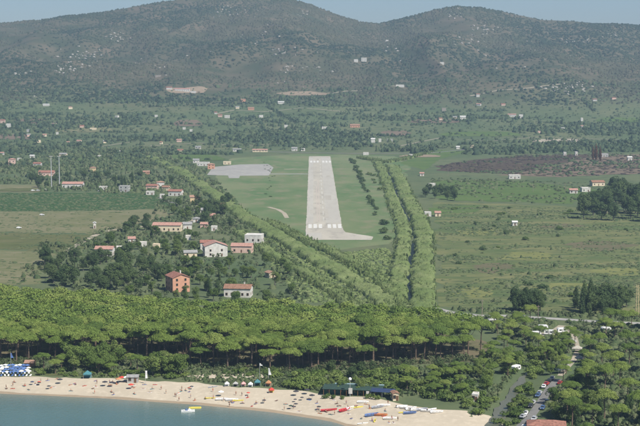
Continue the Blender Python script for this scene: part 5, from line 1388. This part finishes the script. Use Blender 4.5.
for s_, side in ((-1, 0), (1, 1)):
    d = 8.0+side*3
    while d < cum[4]:
        k = int(np.searchsorted(cum, d)-1); tt = (d-cum[k])/L[k]; c = rdp[k]+seg[k]*tt; nrm_ = np.array([-seg[k,1], seg[k,0]])/L[k]
        if rnd.random() < .55:
            q = c+nrm_*s_*2.6; m_ = cl[n % 9]; car(q[0], q[1], math.atan2(seg[k,1], seg[k,0])+rnd.uniform(-.08,.08)+(math.pi if rnd.random() < .4 else 0), m_, '%s car parked along the river road' % cn[m_], cn[m_]+' cars along the river road'); n += 1
        d += rnd.uniform(5.2, 6.6)
for px, py, m_, lb in ((19,228.5,'car_white','small white van standing alone in the olive field'),(42,215.5,'car_white','white car in the dry tan field'),(100,191.5,'car_silver','silver car beside the low white building'),
                       (33,191,'car_white','left white car below the twin masts'),(38,191,'car_silver','silver car below the twin masts'),(46,190.5,'car_white','right white car below the twin masts')):
    p = G(px, py); car(p[0], p[1], rnd.uniform(-.3,.3), m_, lb, None)
CVB = MB().prism([(-2.4,.5),(2.2,.5),(2.5,1.2),(2.3,2.3),(1.9,2.55),(-2.1,2.55),(-2.5,2.2),(-2.5,.7)], -1.05, 1.05).mesh('body', 'white_gel')
CVW = MB().box(-.6,.6,-.02,.02,1.3,1.95).mesh('window', 'glass')
def caravan(px, py, rz, label, group=None, m='white_gel'):
    p = G(px, py); o = tag(link('caravan', None, None, (p[0], p[1], p[2]+.1), rz), label, 'caravan', group)
    paint(link('body', CVB, o), m)
    for x in (-1.2, 1.1): link('window', CVW, o, (x, -1.07, 0))
    for b in (-.95, .95): link('wheel', CW, o, (0, b, .32))
    link('door', MB().box(-.35,.35,-1.08,-1.055,.5,2.1).mesh('door', 'grey_wall'), o, (-.15, 0, 0))
    BUSY.append((p[0], p[1], 3))
for px, py, rz, lb in ((536,336.5,.1,'left caravan in the campsite clearing'),(549,335,-.15,'middle caravan in the campsite clearing'),(562,333,.2,'right caravan in the campsite clearing'),
                       (543,330,.05,'caravan behind the row in the campsite clearing'),(516,371,.9,'white caravan under the trees by the river bend'),(606,332,.1,'caravan under the pines at right')):
    caravan(px, py, rz, lb)
mat('shade_cloth', (.42,.40,.34), .8, .2, 1)
for px, py, wpx, m, lb in ((577,352,10,'shade_cloth','pale canopy over the campsite lane'),(572,345,9,'grey_wall','grey awning above the campsite lane'),(561,373,9,'white_cloth','white awning beside the square post'),
                           (462,318.5,9,'pale_blue','pale blue awning beside the pale road'),(472,321.5,7,'white_cloth','white awning beside the pale road'),(492,323,8,'grey_wall','grey awning behind the road pines'),
                           (580,362,9,'shade_cloth','sandy canopy below the campsite lane')):
    tent(px, py, wpx, 3.2, m, lb, 'awning')
p = G(548, 435); o = tag(link('house', None, None, (p[0], p[1]+4, float(H(p[0], p[1]+4))), R(-8)), 'red roofed building at the bottom edge below the cars', 'house')
house_mesh(o, 14, 8, 3.0, 'hip', 'red_roof', 'cream_wall'); add_windows(o, 14, 8, 3.0)

# ------------------------------------------------------------------ the air
hz = MB().box(-4300, 4300, -1600, 7700, -20, 470).mesh('haze')
hm = bpy.data.materials.new('haze_air'); hm.use_nodes = True; nt = hm.node_tree
nt.nodes.remove(nt.nodes['Principled BSDF'])
pv = nt.nodes.new('ShaderNodeVolumePrincipled')
pv.inputs['Color'].default_value = (.52, .74, .98, 1); pv.inputs['Density'].default_value = HAZE; pv.inputs['Anisotropy'].default_value = 0.1
nt.links.new(pv.outputs[0], nt.nodes['Material Output'].inputs['Volume'])
hz.materials.append(hm)
tag(link('haze', hz), 'thin bluish summer haze filling the valley', None, None, 'stuff')
